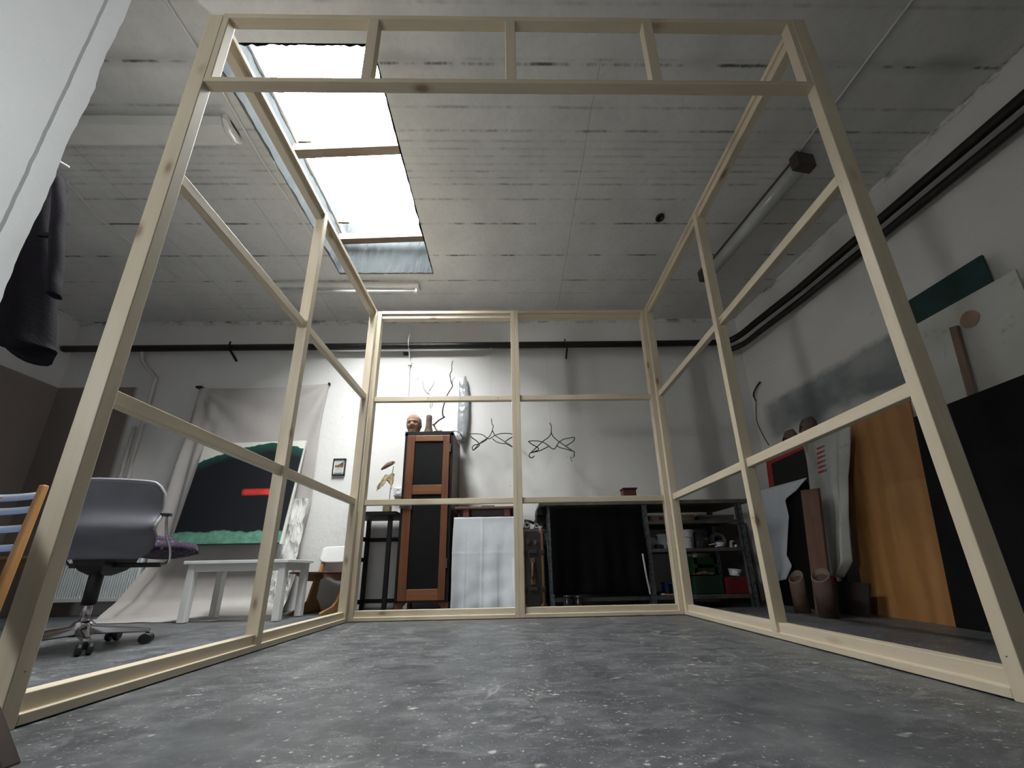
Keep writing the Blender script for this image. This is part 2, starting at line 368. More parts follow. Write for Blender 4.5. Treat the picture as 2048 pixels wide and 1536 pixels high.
# rough pier in the left foreground, its plaster edge broken
pm = MB(); NZ = 120; rows = []
for k in range(NZ + 1):
    z = ZC * k / NZ
    j = lambda s, a: a * (.9 * mnoise.noise(V((z * 4, s, 0))) + .35 * mnoise.noise(V((z * 19, s, 5))))
    rows.append([(XL, .80, z), (-2.3, .90, z), (-1.95, .923 + j(11, .006), z), (-1.704 + j(3, .006), .944 + j(1, .003), z), (-1.698 + j(3, .006), .950 + j(1, .003), z), (-1.66, .952 + j(2, .003), z),
                 (-1.636 + j(7, .010), .955 + j(9, .003), z), (-1.617 + j(7, .014), .958 + j(4, .003), z), (-1.70 + j(7, .014), .995, z), (XL, 1.06, z)])
pm.loft(rows); po = struct(pm, 'wall_pier', MWP, smooth=True)
for q in po.data.edges: q.use_edge_sharp = False
po.modifiers.new('split', 'EDGE_SPLIT').split_angle = math.radians(32)

# ---- roof lights
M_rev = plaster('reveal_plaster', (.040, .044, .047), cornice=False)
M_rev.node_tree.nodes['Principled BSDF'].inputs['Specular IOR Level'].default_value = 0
M_barwood = wood('glazing_wood', (.20, .14, .09), (.28, .21, .14), 0, 20)
M_white = plain('white_gloss', (.78, .78, .77), .35, var=.05)
def glass_mat():
    m = NT('roof_glass'); t = m.new('ShaderNodeBsdfTransparent'); g = m.new('ShaderNodeBsdfGlossy'); x = m.new('ShaderNodeMixShader')
    t.inputs[0].default_value = (.93, .96, .95, 1); g.inputs['Roughness'].default_value = .03; x.inputs[0].default_value = .06
    m.link(t.outputs[0], x.inputs[1]); m.link(g.outputs[0], x.inputs[2]); m.link(x.outputs[0], m.out.inputs[0]); m.n.remove(m.b)
    return m.m
M_glass = glass_mat()
M_iron = plain('dark_iron', (.035, .03, .028), .45, .6, var=.3)
def roof_light(name, R, bars):
    x0, x1, y0, y1 = R
    k = MB(); t = .06; zt = ZC + .62
    for a in ((x0 - t, x0, y0 - t, y1 + t), (x1, x1 + t, y0 - t, y1 + t), (x0, x1, y0 - t, y0), (x0, x1, y1, y1 + t)):
        k.box(*a, ZC + .34, zt)
    NR = 40     # lining of the shaft, its lower edge ragged
    for axis, c, a, b, s in (('x', x0, y0, y1, 1), ('x', x1, y0, y1, -1), ('y', y0, x0, x1, 1), ('y', y1, x0, x1, -1)):
        fr_ = lambda u, v, w: ((c + s * w, a + (b - a) * u, v) if axis == 'x' else (a + (b - a) * u, c + s * w, v))
        k.grid(lambda u, v: fr_(u, ZC + .004 + .01 * abs(mnoise.noise(V((u * 30, c, 0)))) * (v == 0) + (zt - ZC - .004) * v, .012 + .010 * mnoise.noise(V((u * 24, v * 9, c)))), NR, 6)
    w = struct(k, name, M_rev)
    g = MB().box(x0 - t, x1 + t, y0 - t, y1 + t, zt, zt + .006); g.build('pane', M_glass, w)
    for y in bars:
        MB().hexa([(x0, y - .035, ZC + .30), (x1, y - .07, ZC + .30), (x1, y - .01, ZC + .30), (x0, y + .025, ZC + .30),
                   (x0, y - .035, ZC + .37), (x1, y - .07, ZC + .37), (x1, y - .01, ZC + .37), (x0, y + .025, ZC + .37)]).build('glazing_bar', M_barwood, w, bevel=.003)
    f = MB()
    for a in ((x0, x0 + .03, y0, y1), (x1 - .012, x1, y0, y1)): f.box(*a, ZC + .42, ZC + .47)
    f.build('sash_frame', M_white, w)
    for y in (y0 + .38, y0 + .72, y1 - .18):
        MB().box(x0 + .03, x0 + .13, y - .008, y + .008, ZC + .42, ZC + .428).build('stay_bracket', M_iron, w)
    return w
roof_light('window_1', SK, (1.98, 2.72))
w2 = MB()
for a in ((WX0, WX1, WZ0, WZ0 + .05), (WX0, WX1, WZ1 - .05, WZ1), (WX0, WX0 + .05, WZ0, WZ1), (WX1 - .05, WX1, WZ0, WZ1)): w2.box(a[0], a[1], YF - .09, YF - .04, a[2], a[3])
w2 = struct(w2, 'window_fill', M_white)  # out of view, put in for the light on the pier and left post
MB().box(WX0, WX1, YF - .07, YF - .064, WZ0, WZ1).build('pane', M_glass, w2)

# ------------------------------------------------------------------ pipes, cables and lamps of the room
M_pipe = plain('pipe_dark', (.018, .013, .012), .42, .2, var=.4, scale=20)
M_cond = plain('conduit_white', (.70, .70, .69), .5, var=.06)
M_zinc = plain('galvanised', (.33, .36, .39), .42, .75, var=.25, scale=25)
M_pipew = plain('pipe_painted', (.60, .58, .57), .5, var=.08)
M_black = plain('black_plastic', (.012, .012, .013), .45, var=.2)
p = W('heating_pipe', 'thick dark heating pipe running along the back wall and bending into the right wall', 'pipe', (0, 3.36, 2.70))
zb = 2.715
p.part(MB().tube([(XL + .02, 3.37, zb)] + [(x, 3.37, zb + (x + 4) * .002) for x in (-4, -2, 0, 1.5)] + spline([(2.30, 3.37, 2.735), (2.44, 3.34, 2.735), (2.51, 3.24, 2.735), (2.545, 3.05, 2.735)], 5) + [(XR(y) - .115, y, 2.735) for y in (2.6, 2., 1.3, .4)], .034, 14), 'pipe', M_pipe, smooth=True)
for x in (-3.0, .64):
    b = MB().bar((x, 3.45, 2.60), (x, 3.30, 2.69), .018, .018).bar((x - .02, 3.33, 2.665), (x - .02, 3.345, 2.775), .012, .012)
    p.part(b, 'bracket', M_pipe)
p2 = W('return_pipe', 'slimmer dark return pipe just under the heating pipe on the right wall', 'pipe', (2.6, 2.5, 2.6))
p2.part(MB().tube(spline([(2.36, 3.39, 2.655), (2.47, 3.36, 2.645), (2.55, 3.25, 2.64), (2.585, 3.05, 2.64)], 5) + [(XR(y) - .075, y, 2.645) for y in (2.6, 2., 1.3, .4)], .03, 14), 'pipe', M_pipe, smooth=True)
p3 = W('riser_pipe', 'pair of thin light pipes rising from the radiator to the dark pipe', 'pipe', (-3.82, 3.41, 0))
for dx in (0, .075):
    p3.part(MB().tube([(-3.86 + dx, 3.41, .25), (-3.86 + dx, 3.41, 1.82 + dx)], .013, 10), 'pipe', M_pipew, smooth=True)
p3.part(MB().tube(spline([(-3.785, 3.41, 1.85), (-3.785, 3.41, 2.30), (-3.80, 3.41, 2.40), (-3.95, 3.40, 2.56), (-3.98, 3.39, 2.69)], 5), .016, 10), 'pipe', M_pipew, smooth=True)
p3.part(MB().box(-3.88, -3.75, 3.40, 3.45, 1.23, 1.25), 'clip', M_pipew)
def ceil_cable(pts, label, r=.008, mat=None, name='ceiling_conduit'):
    loc = pts[0]
    return single(MB().tube(pts, r, 8), name, mat or M_cond, label, 'cable conduit', loc, smooth=True)
zc = ZC - .009
ceil_cable([(-1.70, .95, zc), (-1.68, 1.3, zc), (-1.70, 1.8, zc), (-1.665, 2.40, zc), (-1.655, 2.44, zc), (-1.63, 2.45, zc)], 'white conduit running along the left edge of the roof light')
ceil_cable([(2.11, .95, zc), (2.08, 1.3, zc), (2.05, 1.76, zc)], 'white conduit leading to the fluorescent lamp by the right wall', .006)
ceil_cable([(-3.16, 1.83, zc), (-3.27, 2.21, zc), (-3.24, 2.5, zc), (-3.18, 2.87, zc)], 'thin pale cable crossing the ceiling behind the hanging jacket', .005)
cw = W('wall_conduit', 'thin pale conduit with a small box dropping down the back wall left of the twig', 'cable conduit', (-1.1, 3.44, 1.7))
cw.part(MB().tube(spline([(-1.13, 3.44, 3.05), (-1.09, 3.40, 2.95), (-1.09, 3.32, 2.75), (-1.10, 3.43, 2.60), (-1.09, 3.44, 2.2), (-1.09, 3.44, 1.7)], 6), .007, 8), 'conduit', M_cond, smooth=True)
cw.part(MB().box(-1.17, -1.11, 3.415, 3.45, 2.655, 2.675), 'cable_end', M_black)
cw.part(MB().box(-1.115, -1.075, 3.425, 3.45, 2.52, 2.56), 'junction_box', M_cond, bevel=.004)
rc = W('hanging_cable', 'black cable sprouting from the right wall near the back corner', 'cable', (2.64, 3.3, 2.2))
XX = lambda y, d=.02: XR(y) - d
rc.part(MB().tube(spline([(XX(3.28), 3.28, 2.19), (XX(3.31, .05), 3.31, 2.14), (XX(3.36, .05), 3.36, 2.08), (XX(3.38), 3.38, 2.02)], 5), [.009] * 12 + [.006] * 4, 8), 'plug', M_black, smooth=True)
rc.part(MB().tube(spline([(XX(3.38), 3.38, 2.02), (XX(3.41), 3.41, 1.9), (XX(3.42), 3.42, 1.78), (XX(3.38), 3.38, 1.62), (XX(3.34), 3.34, 1.5)], 6), .0035, 6), 'cable', M_black, smooth=True)
single(MB().lathe([(.0, 0), (.028, 0), (.034, -.006), (.034, -.018), (.02, -.020), (.018, -.008), (0, -.008)], (1.264, 2.225, ZC)), 'ceiling_socket', M_black, 'small dark round socket set in the bare ceiling', 'socket', (1.264, 2.225, ZC), smooth=True)
# fluorescent lamps (all switched off)
M_lampw = plain('lamp_white', (.72, .71, .68), .4, var=.06)
M_lampdk = plain('lamp_cap', (.06, .045, .038), .5)
M_tube = plain('lamp_tube', (.80, .80, .80), .15, var=.03)
M_diff = plain('lamp_diffuser', (.46, .46, .45), .22, var=.06, Specular_IOR_Level=.7)
def lamp(label, loc, rz, L, kind):
    t = thing('fluorescent_lamp', label, 'lamp', loc, rz)
    MB().box(-L / 2, L / 2, -.045, .045, -.03, 0).build('housing', M_lampdk if kind == 'c' else M_lampw, t, bevel=.004)
    if kind == 'a':
        MB().prism([(-.075, -.03), (-.055, -.085), (.055, -.085), (.075, -.03)], 0, -L / 2, L / 2 - .03).build('diffuser', M_lampw, t, bevel=.008)
        MB().prism([(-.07, 0), (-.07, -.05), (-.03, -.10), (.03, -.10), (.07, -.05), (.07, 0)], 0, L / 2 - .03, L / 2).build('end_cap', M_lampw, t, bevel=.01)
    elif kind == 'b':
        MB().prism([(-.05, -.03), (-.03, -.055), (.03, -.055), (.05, -.03)], 0, -L / 2, L / 2).build('reflector', M_lampw, t)
        MB().tube([(-L / 2 + .04, 0, -.075), (L / 2 - .04, 0, -.075)], .013, 12).build('tube', M_tube, t, smooth=True)
        for s in (-1, 1): MB().box(s * (L / 2 - .03) - .012, s * (L / 2 - .03) + .012, -.02, .02, -.095, -.03).build('tube_holder', M_lampw, t)
    else:
        MB().lathe([(.055, -L / 2 + .03), (.055, L / 2 - .03)], (0, 0, -.06), 20, Ry(90)).build('diffuser', M_diff, t, smooth=True)
        for s in (-1, 1): MB().box(s * L / 2 - .03, s * L / 2 + .03, -.075, .075, -.115, 0).build('end_cap', M_lampdk, t, bevel=.01)
    return t
lamp('white fluorescent lamp on the ceiling close behind the rough pier', (-2.36, 1.625, ZC), 0, 1.24, 'a')
lamp('white fluorescent batten at the far end of the roof light near the back wall', (-1.59, 2.93, ZC), .01, 1.40, 'b')
lamp('grey tubular fluorescent lamp running towards the right back corner', (2.02, 2.28, ZC), math.radians(98.5), 1.0, 'c')
# radiator
rd = W('radiator', 'white ribbed panel radiator on the back wall behind the office chair', 'radiator', (-3.8, 3.38, .1))
rb = MB()
prof = []
n = 46; x0, x1 = -4.35, -3.36
for k in range(n):
    a = x0 + (x1 - x0) * k / n; d = (x1 - x0) / n
    prof += [(a, 3.34), (a + d * .2, 3.326), (a + d * .5, 3.326), (a + d * .7, 3.34)]
prof += [(x1, 3.34), (x1, 3.41), (x0, 3.41)]
rb.prism(prof, 2, .15, .60); rd.part(rb, 'ribbed_panel', plain('radiator_white', (.70, .73, .76), .4, var=.05))
rd.part(MB().box(x0, x1, 3.325, 3.41, .12, .155).box(x0, x1, 3.325, 3.41, .595, .625), 'rim', M_white, bevel=.004)
for xb in (-4.2, -3.55): rd.part(MB().box(xb, xb + .03, 3.40, 3.45, .12, .60), 'wall_bracket', M_white)
rd.part(MB().tube([(-3.86, 3.37, .15), (-3.86, 3.41, .14), (-3.86, 3.41, .26)], .012, 8), 'valve', M_pipew, smooth=True)
# ------------------------------------------------------------------ the timber frame
P1, P2 = (.585, .495, .365), (.705, .615, .48)
PX, PY, PZ = (wood('pine_%s' % a, P1, P2, i, 22, .5, 7.5) for i, a in enumerate('xyz'))
fx0, fx1, fy0, fy1, FH = -1.125, 1.192, .895, 2.577, 2.50
T, D, IN = .034, .056, .013          # stud width, depth, set-back of the rails
fr = W('timber_frame', 'large open booth frame of raw pine battens standing on the studio floor', 'frame', ((fx0 + fx1) / 2, (fy0 + fy1) / 2, 0))
BV = .0022
def part(mb, n, m): return fr.part(mb, n, m, bevel=BV)
M_bolt = plain('bolt_steel', (.16, .15, .14), .35, .8)
def rail_profile(inner, s, z, kind):   # (across, z) outline; s = outward direction
    a = inner; b = inner + s * IN; c = inner + s * D
    if kind == 'bottom': return [(a, z + .004), (c, z + .004), (c, z + .070), (b, z + .070), (b, z + .029), (a, z + .029)]
    return [(a, z), (c, z), (c, z - .066), (b, z - .066), (b, z - .028), (a, z - .028)]
for s, xi in ((-1, fx0), (1, fx1)):   # two side walls
    xo = xi + s * D
    fz = FH + (.012 if s > 0 else 0)
    X0, X1 = min(xi, xo), max(xi, xo)
    ym = 1.694
    for y in (fy0, ym, fy1 - T):
        z0 = .004 if y != ym else .029
        part(MB().box(X0, X1, y, y + T, z0 if y != fy0 else 0, fz), 'post', PZ)
    for a, b in ((fy0 + T, ym), (ym + T, fy1 - T)):
        part(MB().prism(rail_profile(xi, s, fz, 'top'), 1, a, b), 'top_rail', PY)
        for z in (.806, 1.652):
            xa, xb = xi + s * IN, xi + s * (IN + T)
            part(MB().box(min(xa, xb), max(xa, xb), a, b, z, z + .045), 'cross_rail', PY)
    q = MB().prism(rail_profile(xi, s, 0, 'bottom'), 1, fy0 + T, fy1 - T)
    part(q, 'bottom_rail', PY)
# back wall: two panels side by side
xm = .018
for x in (fx0, xm, xm + T, fx1 - T):
    part(MB().box(x, x + T, fy1, fy1 + D, .004, FH + (.004 if x < 0 else .008)), 'post', PZ)
for a, b in ((fx0 + T, xm), (xm + 2 * T, fx1 - T)):
    f = lambda p: [(q, z) for q, z in p]
    pb = rail_profile(fy1, 1, 0, 'bottom'); pt = rail_profile(fy1, 1, FH + .006, 'top')
    part(MB().prism(pb, 0, a, b), 'bottom_rail', PX)
    part(MB().prism(pt, 0, a, b), 'top_rail', PX)
    for z in (.808, 1.655):
        part(MB().box(a, b, fy1 + IN, fy1 + IN + T, z, z + .042), 'cross_rail', PX)
# front header: a ladder of slim strips between the two front posts
hx0, hx1 = fx0, fx1
for z, h in ((2.106, .022), (2.484, .024)):
    part(MB().box(hx0, hx1, fy0, fy0 + T, z, z + h), 'header_rail', PX)
for x in (hx0, -.545, .004, .566, hx1 - .024):
    w = .024 if x in (hx0, hx1 - .024) else .040
    part(MB().box(x, x + w, fy0 + .001, fy0 + T - .001, 2.128, 2.484), 'header_strut', PZ)
# bolts and screw heads
def bolt(p, ax, r=.006, l=.012):
    q = MB().lathe([(0, 0), (r * .55, 0), (r * .55, -l * .4), (r, -l * .4), (r * .9, -l), (0, -l)], p, 10, {'x': Ry(-90), '-x': Ry(90), 'y': Matrix.Identity(3) @ Rx(-90)}[ax])
    fr.part(q, 'bolt', M_bolt, smooth=True)
for z in (2.10, 1.30, .36): bolt((fx0, ym + .017, z), '-x')
for z in (2.05, 1.22, .55): bolt((fx1, ym + .017, z), 'x')
for z, y in ((.90, fy0 + .024), (.12, fy0 + .02), (1.66, fy0 + .022), (2.15, fy0 + .02)):
    bolt((fx0, y, z), '-x', .003, .001); bolt((fx1, y, z - .02), 'x', .003, .001)
for x, z in ((-.095, 1.675), (-.40, 1.675), (-.66, 1.68)): bolt((x, fy1 + IN, z), 'y', .003, .008)
# ------------------------------------------------------------------ left side: jacket, chairs, curtain, painting
TRX = None
M_jack = plain('jacket_cloth', (.0055, .0035, .007), .85, var=.35, scale=14, bump=.4, bscale=90, Specular_IOR_Level=.12)
jk = W('jacket', 'dark aubergine jacket hanging from a hook on the rough pier', 'jacket', (-1.93, 1.13, 2.0))
LL, RR = TR['jacketL'], TR['jacketR']
def at_z(L, z):
    for a, b in zip(L, L[1:]):
        if a[2] >= z >= b[2]:
            t = (a[2] - z) / max(1e-6, a[2] - b[2]); return a[0] + (b[0] - a[0]) * t
    return L[0][0] if z > L[0][2] else L[-1][0]
rings = []
NK = 44
for k in range(NK + 1):
    z = 2.02 - (2.02 - 1.118) * k / NK
    x0, x1 = at_z(LL, z), at_z(RR, z); cx, hw = (x0 + x1) / 2, max(.006, (x1 - x0) / 2)
    dep = .03 + .026 * min(1, k / 14)
    ring = []
    for i in range(28):
        a = 2 * math.pi * i / 28
        fold = 1 + .10 * math.sin(a * 5 + z * 6) * min(1, k / 12) + .06 * mnoise.noise(V((math.cos(a) * 2, math.sin(a) * 2, z * 6)))
        zz = z + (.018 * math.sin(a * 2 + 1) if k == NK else 0)
        ring.append((cx + hw * math.cos(a) * (1 + (fold - 1) * .4), 1.14 + dep * math.sin(a) * fold, zz))
    rings.append(ring)
jk.part(MB().loft(rings), 'body', M_jack, smooth=True)
sl = []
SV = TR['sleeve']
for k, q in enumerate(spline(SV, 5)):
    r = .012 + .010 * min(1, k / 9) - (.004 if k > 18 else 0)
    sl.append([(q.x - .020 + r * math.cos(2 * math.pi * i / 14) * (1 + .12 * math.sin(k * .9 + i)), 1.10 + .02 * math.sin(2 * math.pi * i / 14), q.z) for i in range(14)])
jk.part(MB().loft(sl), 'sleeve', M_jack, smooth=True)
jk.part(MB().box(-1.800, -1.755, 1.082, 1.094, 1.592, 1.612, Ry(8), (-1.78, 1.09, 1.6)), 'sleeve_tab', M_jack, bevel=.003)
jk.part(MB().lathe([(0, 0), (.009, 0), (.010, .003), (.006, .006), (0, .006)], (-1.90, 1.085, 1.215), 12, Rx(90)), 'button', plain('button_metal', (.45, .42, .42), .3, .6), smooth=True)
hk = W('coat_hook', 'small white metal coat hook sticking out of the pier above the jacket', 'hook', (-1.93, 1.11, 2.0))
hk.part(MB().tube([(-1.95, 1.0, 2.04), (-1.90, 1.11, 2.035), (-1.865, 1.13, 2.02)], .004, 8), 'arm', M_white, smooth=True)
hk.part(MB().tube([(-1.94, 1.0, 2.02), (-1.89, 1.12, 2.00)], .003, 8), 'lower_arm', M_white, smooth=True)
# slatted chair
M_oak = wood('oak_orange', (.42, .20, .065), (.56, .31, .12), 2, 30, .4)
M_oakx = wood('oak_orange_x', (.36, .17, .07), (.46, .24, .11), 0, 30, .4)
M_slat = plain('slat_blue', (.52, .62, .72), .45, var=.05)
M_seatb = plain('seat_blue', (.10, .16, .48), .6, var=.15)
sc = W('slat_chair', 'orange wooden chair with pale blue back slats left of the office chair', 'chair', (-2.46, 1.5, 0))
for x, xb in ((-2.258, -2.288), (-2.715, -2.74)):
    sc.part(MB().hexa([(xb - .018, 1.655, 0), (xb + .018, 1.655, 0), (xb + .018, 1.69, 0), (xb - .018, 1.69, 0),
                       (x - .015, 1.675, .765), (x + .013, 1.675, .765), (x + .013, 1.70, .765), (x - .015, 1.70, .765)]), 'back_post', M_oak, bevel=.008)
for z in (.716, .648, .560, .470):
    y = 1.66 + .02 * z / .765
    f = lambda u, v, z=z, y=y: (-2.72 + .45 * u + .0, y + .03 * math.sin(math.pi * u) + .012, z + (v - .5) * (.036 - .006 * u) - .006 * math.sin(math.pi * u))
    sc.part(MB().grid(f, 14, 2), 'slat', M_slat, solid=.010, smooth=True)
sc.part(MB().prism([(-2.74, .745), (-2.74, .705), (-2.40, .688), (-2.365, .695), (-2.385, .704)], 1, 1.62, 1.645), 'top_rail', M_oakx, bevel=.004)
sc.part(MB().box(-2.74, -2.287, 1.22, 1.665, .345, .375), 'seat', M_seatb, bevel=.013)
sc.part(MB().box(-2.72, -2.305, 1.25, 1.655, .295, .344), 'seat_frame', M_oakx, bevel=.004)
for x in (-2.31, -2.72): sc.part(MB().box(x - .018, x + .018, 1.26, 1.296, 0, .295), 'leg', M_oak, bevel=.004)
# low table by the left wall
M_brown = wood('table_brown', (.17, .085, .04), (.26, .14, .07), 0, 24, .45)
M_brownz = wood('table_brown_z', (.22, .12, .06), (.30, .17, .09), 2, 24, .45)
lt = W('low_bench', 'low brown wooden bench behind the slatted chair', 'bench', (-3.8, 2.6, 0))
lt.part(MB().box(-4.4, -3.20, 2.50, 2.64, .455, .475), 'bench_top', M_brown, bevel=.003)
lt.part(MB().box(-4.36, -3.21, 2.53, 2.55, .38, .455), 'apron', M_brown)
for x in (-3.245, -4.35):
    for y in (2.52, 2.58): lt.part(MB().box(x - .03, x + .03, y, y + .05, 0, .455), 'leg', M_brownz, bevel=.003)
# dark batten in the very foreground
dk = MB().hexa([(-1.06, .745, 0), (-.905, .745, 0), (-.905, .775, 0), (-1.06, .775, 0), (-1.50, .745, .60), (-1.36, .745, .60), (-1.36, .775, .60), (-1.50, .775, .60)])
single(dk, 'wooden_board', wood('board_darkbrown', (.022, .010, .008), (.035, .016, .012), 2, 20), 'dark brown board leaning in the near left foreground beside the frame post', 'board', (-1.0, .72, 0), bevel=.004)

# office chair
M_shell = plain('shell_grey', (.125, .125, .15), .33, var=.06, Specular_IOR_Level=.6)
M_chrome = plain('chrome', (.62, .60, .63), .16, 1.0, var=.04)
M_fab = NT('seat_fabric')
_v = M_fab.coord(); M_fab.col(M_fab.ramp(M_fab.voro(_v, 60, out='Color'), [(0, (.02, .012, .03)), (.5, (.022, .014, .03)), (.65, (.06, .02, .05)), (.8, (.03, .03, .09)), (1, (.30, .26, .29))])); M_fab.rough(.9); M_fab = M_fab.m
oc = W('office_chair', 'grey shell office chair with chrome star base seen from behind', 'chair', (-2.04, 1.83, 0))
cx, cy = -2.06, 1.84
fwd = V((-.24, .971, 0)); sid = V((.971, .24, 0))
def L(a, b, z): q = V((cx, cy, 0)) + sid * a + fwd * b; return (q.x, q.y, z)
for k, ang in enumerate((-36, 30, 108, 188, 258)):
    a = math.radians(ang); d = V((math.cos(a), math.sin(a), 0)); e = V((-d.y, d.x, 0)); c = V((cx, cy, 0))
    p0, p1 = c + d * .02, c + d * .245
    oc.part(MB().hexa([p0 - e * .024 + V((0, 0, .066)), p0 + e * .024 + V((0, 0, .066)), p1 + e * .013 + V((0, 0, .056)), p1 - e * .013 + V((0, 0, .056)),
                       p0 - e * .018 + V((0, 0, .108)), p0 + e * .018 + V((0, 0, .108)), p1 + e * .010 + V((0, 0, .074)), p1 - e * .010 + V((0, 0, .074))]), 'base_leg', M_chrome, bevel=.006)
    w = c + d * .235
    cs = MB()
    for s in (-1, 1):
        cs.lathe([(.002, -.009), (.022, -.009), (.026, -.004), (.026, .004), (.022, .009), (.002, .009)], w + e * .016 * s + V((0, 0, .0262)), 16, e.to_track_quat('Z', 'Y').to_matrix())
    cs.tube([w + V((0, 0, .024)), w + V((0, 0, .060))], .007, 8)
    oc.part(cs, 'caster', M_black, smooth=False)
oc.part(MB().lathe([(.036, .06), (.040, .105), (.030, .125), (.020, .13)], (cx, cy, 0), 20), 'hub', M_chrome, smooth=True)
oc.part(MB().tube([(cx, cy, .12), (cx, cy, .24)], .017, 16), 'lift_column', M_chrome, smooth=True)
oc.part(MB().tube([(cx, cy, .20), (cx, cy, .39)], .026, 16), 'column_sleeve', M_black, smooth=True)
mech = MB().loft([[L(a * s1, b * s1 + .02, z) for a, b in ((-.06, -.09), (.06, -.09), (.06, .12), (-.06, .12))] for z, s1 in ((.335, .35), (.36, .75), (.385, .95), (.435, 1.1), (.445, 1.1))])
mech.bar(L(-.12, .01, .385), L(.245, .01, .385), .02, .024)
oc.part(mech, 'tilt_mechanism', M_black, bevel=.004)
seat = MB().grid(lambda u, v: L(.09 + (u - .5) * .38 * (1 - .12 * abs(2 * v - 1) ** 4), -.12 + .40 * v, .445 + .03 * (2 * u - 1) ** 2 + .012 * math.sin(v * 3)), 16, 16)
oc.part(seat, 'seat', M_fab, smooth=True, solid=.05)
def shell(u, v):
    a = 2 * u - 1; zz = .0
    hw = .195 * (1 - .10 * max(0, v - .55) ** 1.2) * (1 - .22 * max(0, .25 - v) * 2)
    cor = max(0, abs(a) - .72) / .28
    zz = .41 + .375 * v - (.055 * cor ** 2.2 if v > .5 else -.05 * cor ** 2.2) * abs(2 * v - 1)
    bul = -.155 - .05 * math.exp(-((v - .36) / .17) ** 2) + .045 * a * a - .03 * v
    return L(.09 + hw * a, bul, zz)
oc.part(MB().grid(shell, 28, 30), 'back_shell', M_shell, smooth=True, solid=.014)
rim = [V(shell(u, v)) for u, v in [(0, .2 + .8 * i / 12) for i in range(12)] + [(i / 20, 1) for i in range(21)] + [(1, 1 - .8 * i / 12) for i in range(1, 13)]]
oc.part(MB().tube(rim, .008, 8), 'shell_rim', plain('rim_grey', (.30, .29, .32), .5, var=.05), smooth=True)
for s in (-1, 1):
    oc.part(MB().tube(spline([L(.06 + s * .18, .01, .385), L(.08 + s * .205, -.01, .40), L(.09 + s * .218, -.06, .46), L(.09 + s * .218, -.11, .53), L(.09 + s * .215, -.135, .62)], 6), .006, 8), 'side_tube', M_chrome, smooth=True)
    oc.part(MB().bar(L(.09 + s * .185, -.135, .625), L(.09 + s * .232, -.135, .625), .018, .014), 'tube_clamp', M_black)
cu = W('cushion', 'speckled dark cushion lying on the office chair and poking out to the right', 'cushion', (cx, cy, .49))
def cush(u, v):
    a, b = 2 * u - 1, 2 * v - 1; th = .038 * (1 - abs(a) ** 6) ** .5 * (1 - abs(b) ** 6) ** .5
    return a, b, th
for sgn in (1,):
    q = MB()
    q.grid(lambda u, v: L(.10 + .13 * (2 * u - 1), .04 + .12 * (2 * v - 1), .503 + cush(u, v)[2]), 16, 16)
    q.grid(lambda u, v: L(.10 + .13 * (2 * u - 1), .04 + .12 * (2 * v - 1), .503 - cush(u, v)[2] * .8), 16, 16)
    cu.part(q, 'cushion_body', M_fab, smooth=True)
# grey backdrop cloth pinned to the wall
M_cloth = NT('backdrop_cloth')
_v = M_cloth.coord(); _n = M_cloth.noise(_v, 2.5, 4); M_cloth.col(M_cloth.ramp(_n, [(.3, (.44, .41, .40)), (.7, (.53, .50, .49))])); M_cloth.rough(.9); M_cloth.bump(M_cloth.noise(_v, 70, 3), .15, .003); M_cloth = M_cloth.m
def pl(tab, t):
    for (a, va), (b, vb) in zip(tab, tab[1:]):
        if t <= b: return va + (vb - va) * (t - a) / (b - a)
    return tab[-1][1]
def backdrop(u, v):
    z = pl(((0, 2.262), (.70, .40), (.80, .12), (.86, .018), (1, .006)), v)
    y = pl(((0, 3.435), (.70, 3.385), (.80, 3.27), (.86, 3.13), (1, 2.80)), v)
    xl = pl(((0, -3.305), (.35, -3.30), (.70, -3.30), (.80, -3.36), (.88, -3.34), (1, -3.04)), v)
    xr = pl(((0, -1.945), (.2, -1.97), (.48, -1.955), (.6, -1.985), (.8, -1.96), (1, -1.80)), v)
    if v > .86: y -= 0; z = .003 + .006 * abs(mnoise.noise(V((u * 6, v * 20, 0))))
    x = xl + (xr - xl) * u
    z += .045 * u * max(0, 1 - v * 1.1) - .02 * math.sin(math.pi * u) * (1 - v) ** 3
    amp = math.exp(-(u / .13) ** 2) * (.2 + .8 * min(1, v * 3))
    hang = min(1, (1 - v) * 5)
    y -= amp * (.045 + .028 * math.sin(u * 62 + v * 2)) * hang
    y -= .012 * math.exp(-((u - .97) / .05) ** 2) * math.sin(v * 9) * hang
    # folds fanning out from the pinned left corner
    ang = math.atan2(v * 2.26, u * 1.35 + .001); rad = math.hypot(v * 2.26, u * 1.35)
    y -= .012 * math.sin(ang * 15) * min(1, rad * 3) * math.exp(-rad / .9) * hang
    ang2 = math.atan2(v * 2.26, (1 - u) * 1.35 + .001); rad2 = math.hypot(v * 2.26, (1 - u) * 1.35)
    y -= .013 * math.sin(ang2 * 13) * min(1, rad2 * 3) * math.exp(-rad2 / .7) * hang
    return (x, min(y, 3.44), z)
bd = W('backdrop_cloth', 'grey cloth pinned to the back wall and trailing onto the floor', 'cloth', (-2.6, 3.42, 0))
bd.part(MB().grid(backdrop, 110, 110), 'cloth', M_cloth, smooth=True)
bd.part(MB().box(-3.33, -3.27, 3.40, 3.45, 2.255, 2.275), 'pin_left', M_iron)
bd.part(MB().box(-1.955, -1.94, 3.425, 3.45, 2.29, 2.315), 'pin_right', M_iron)
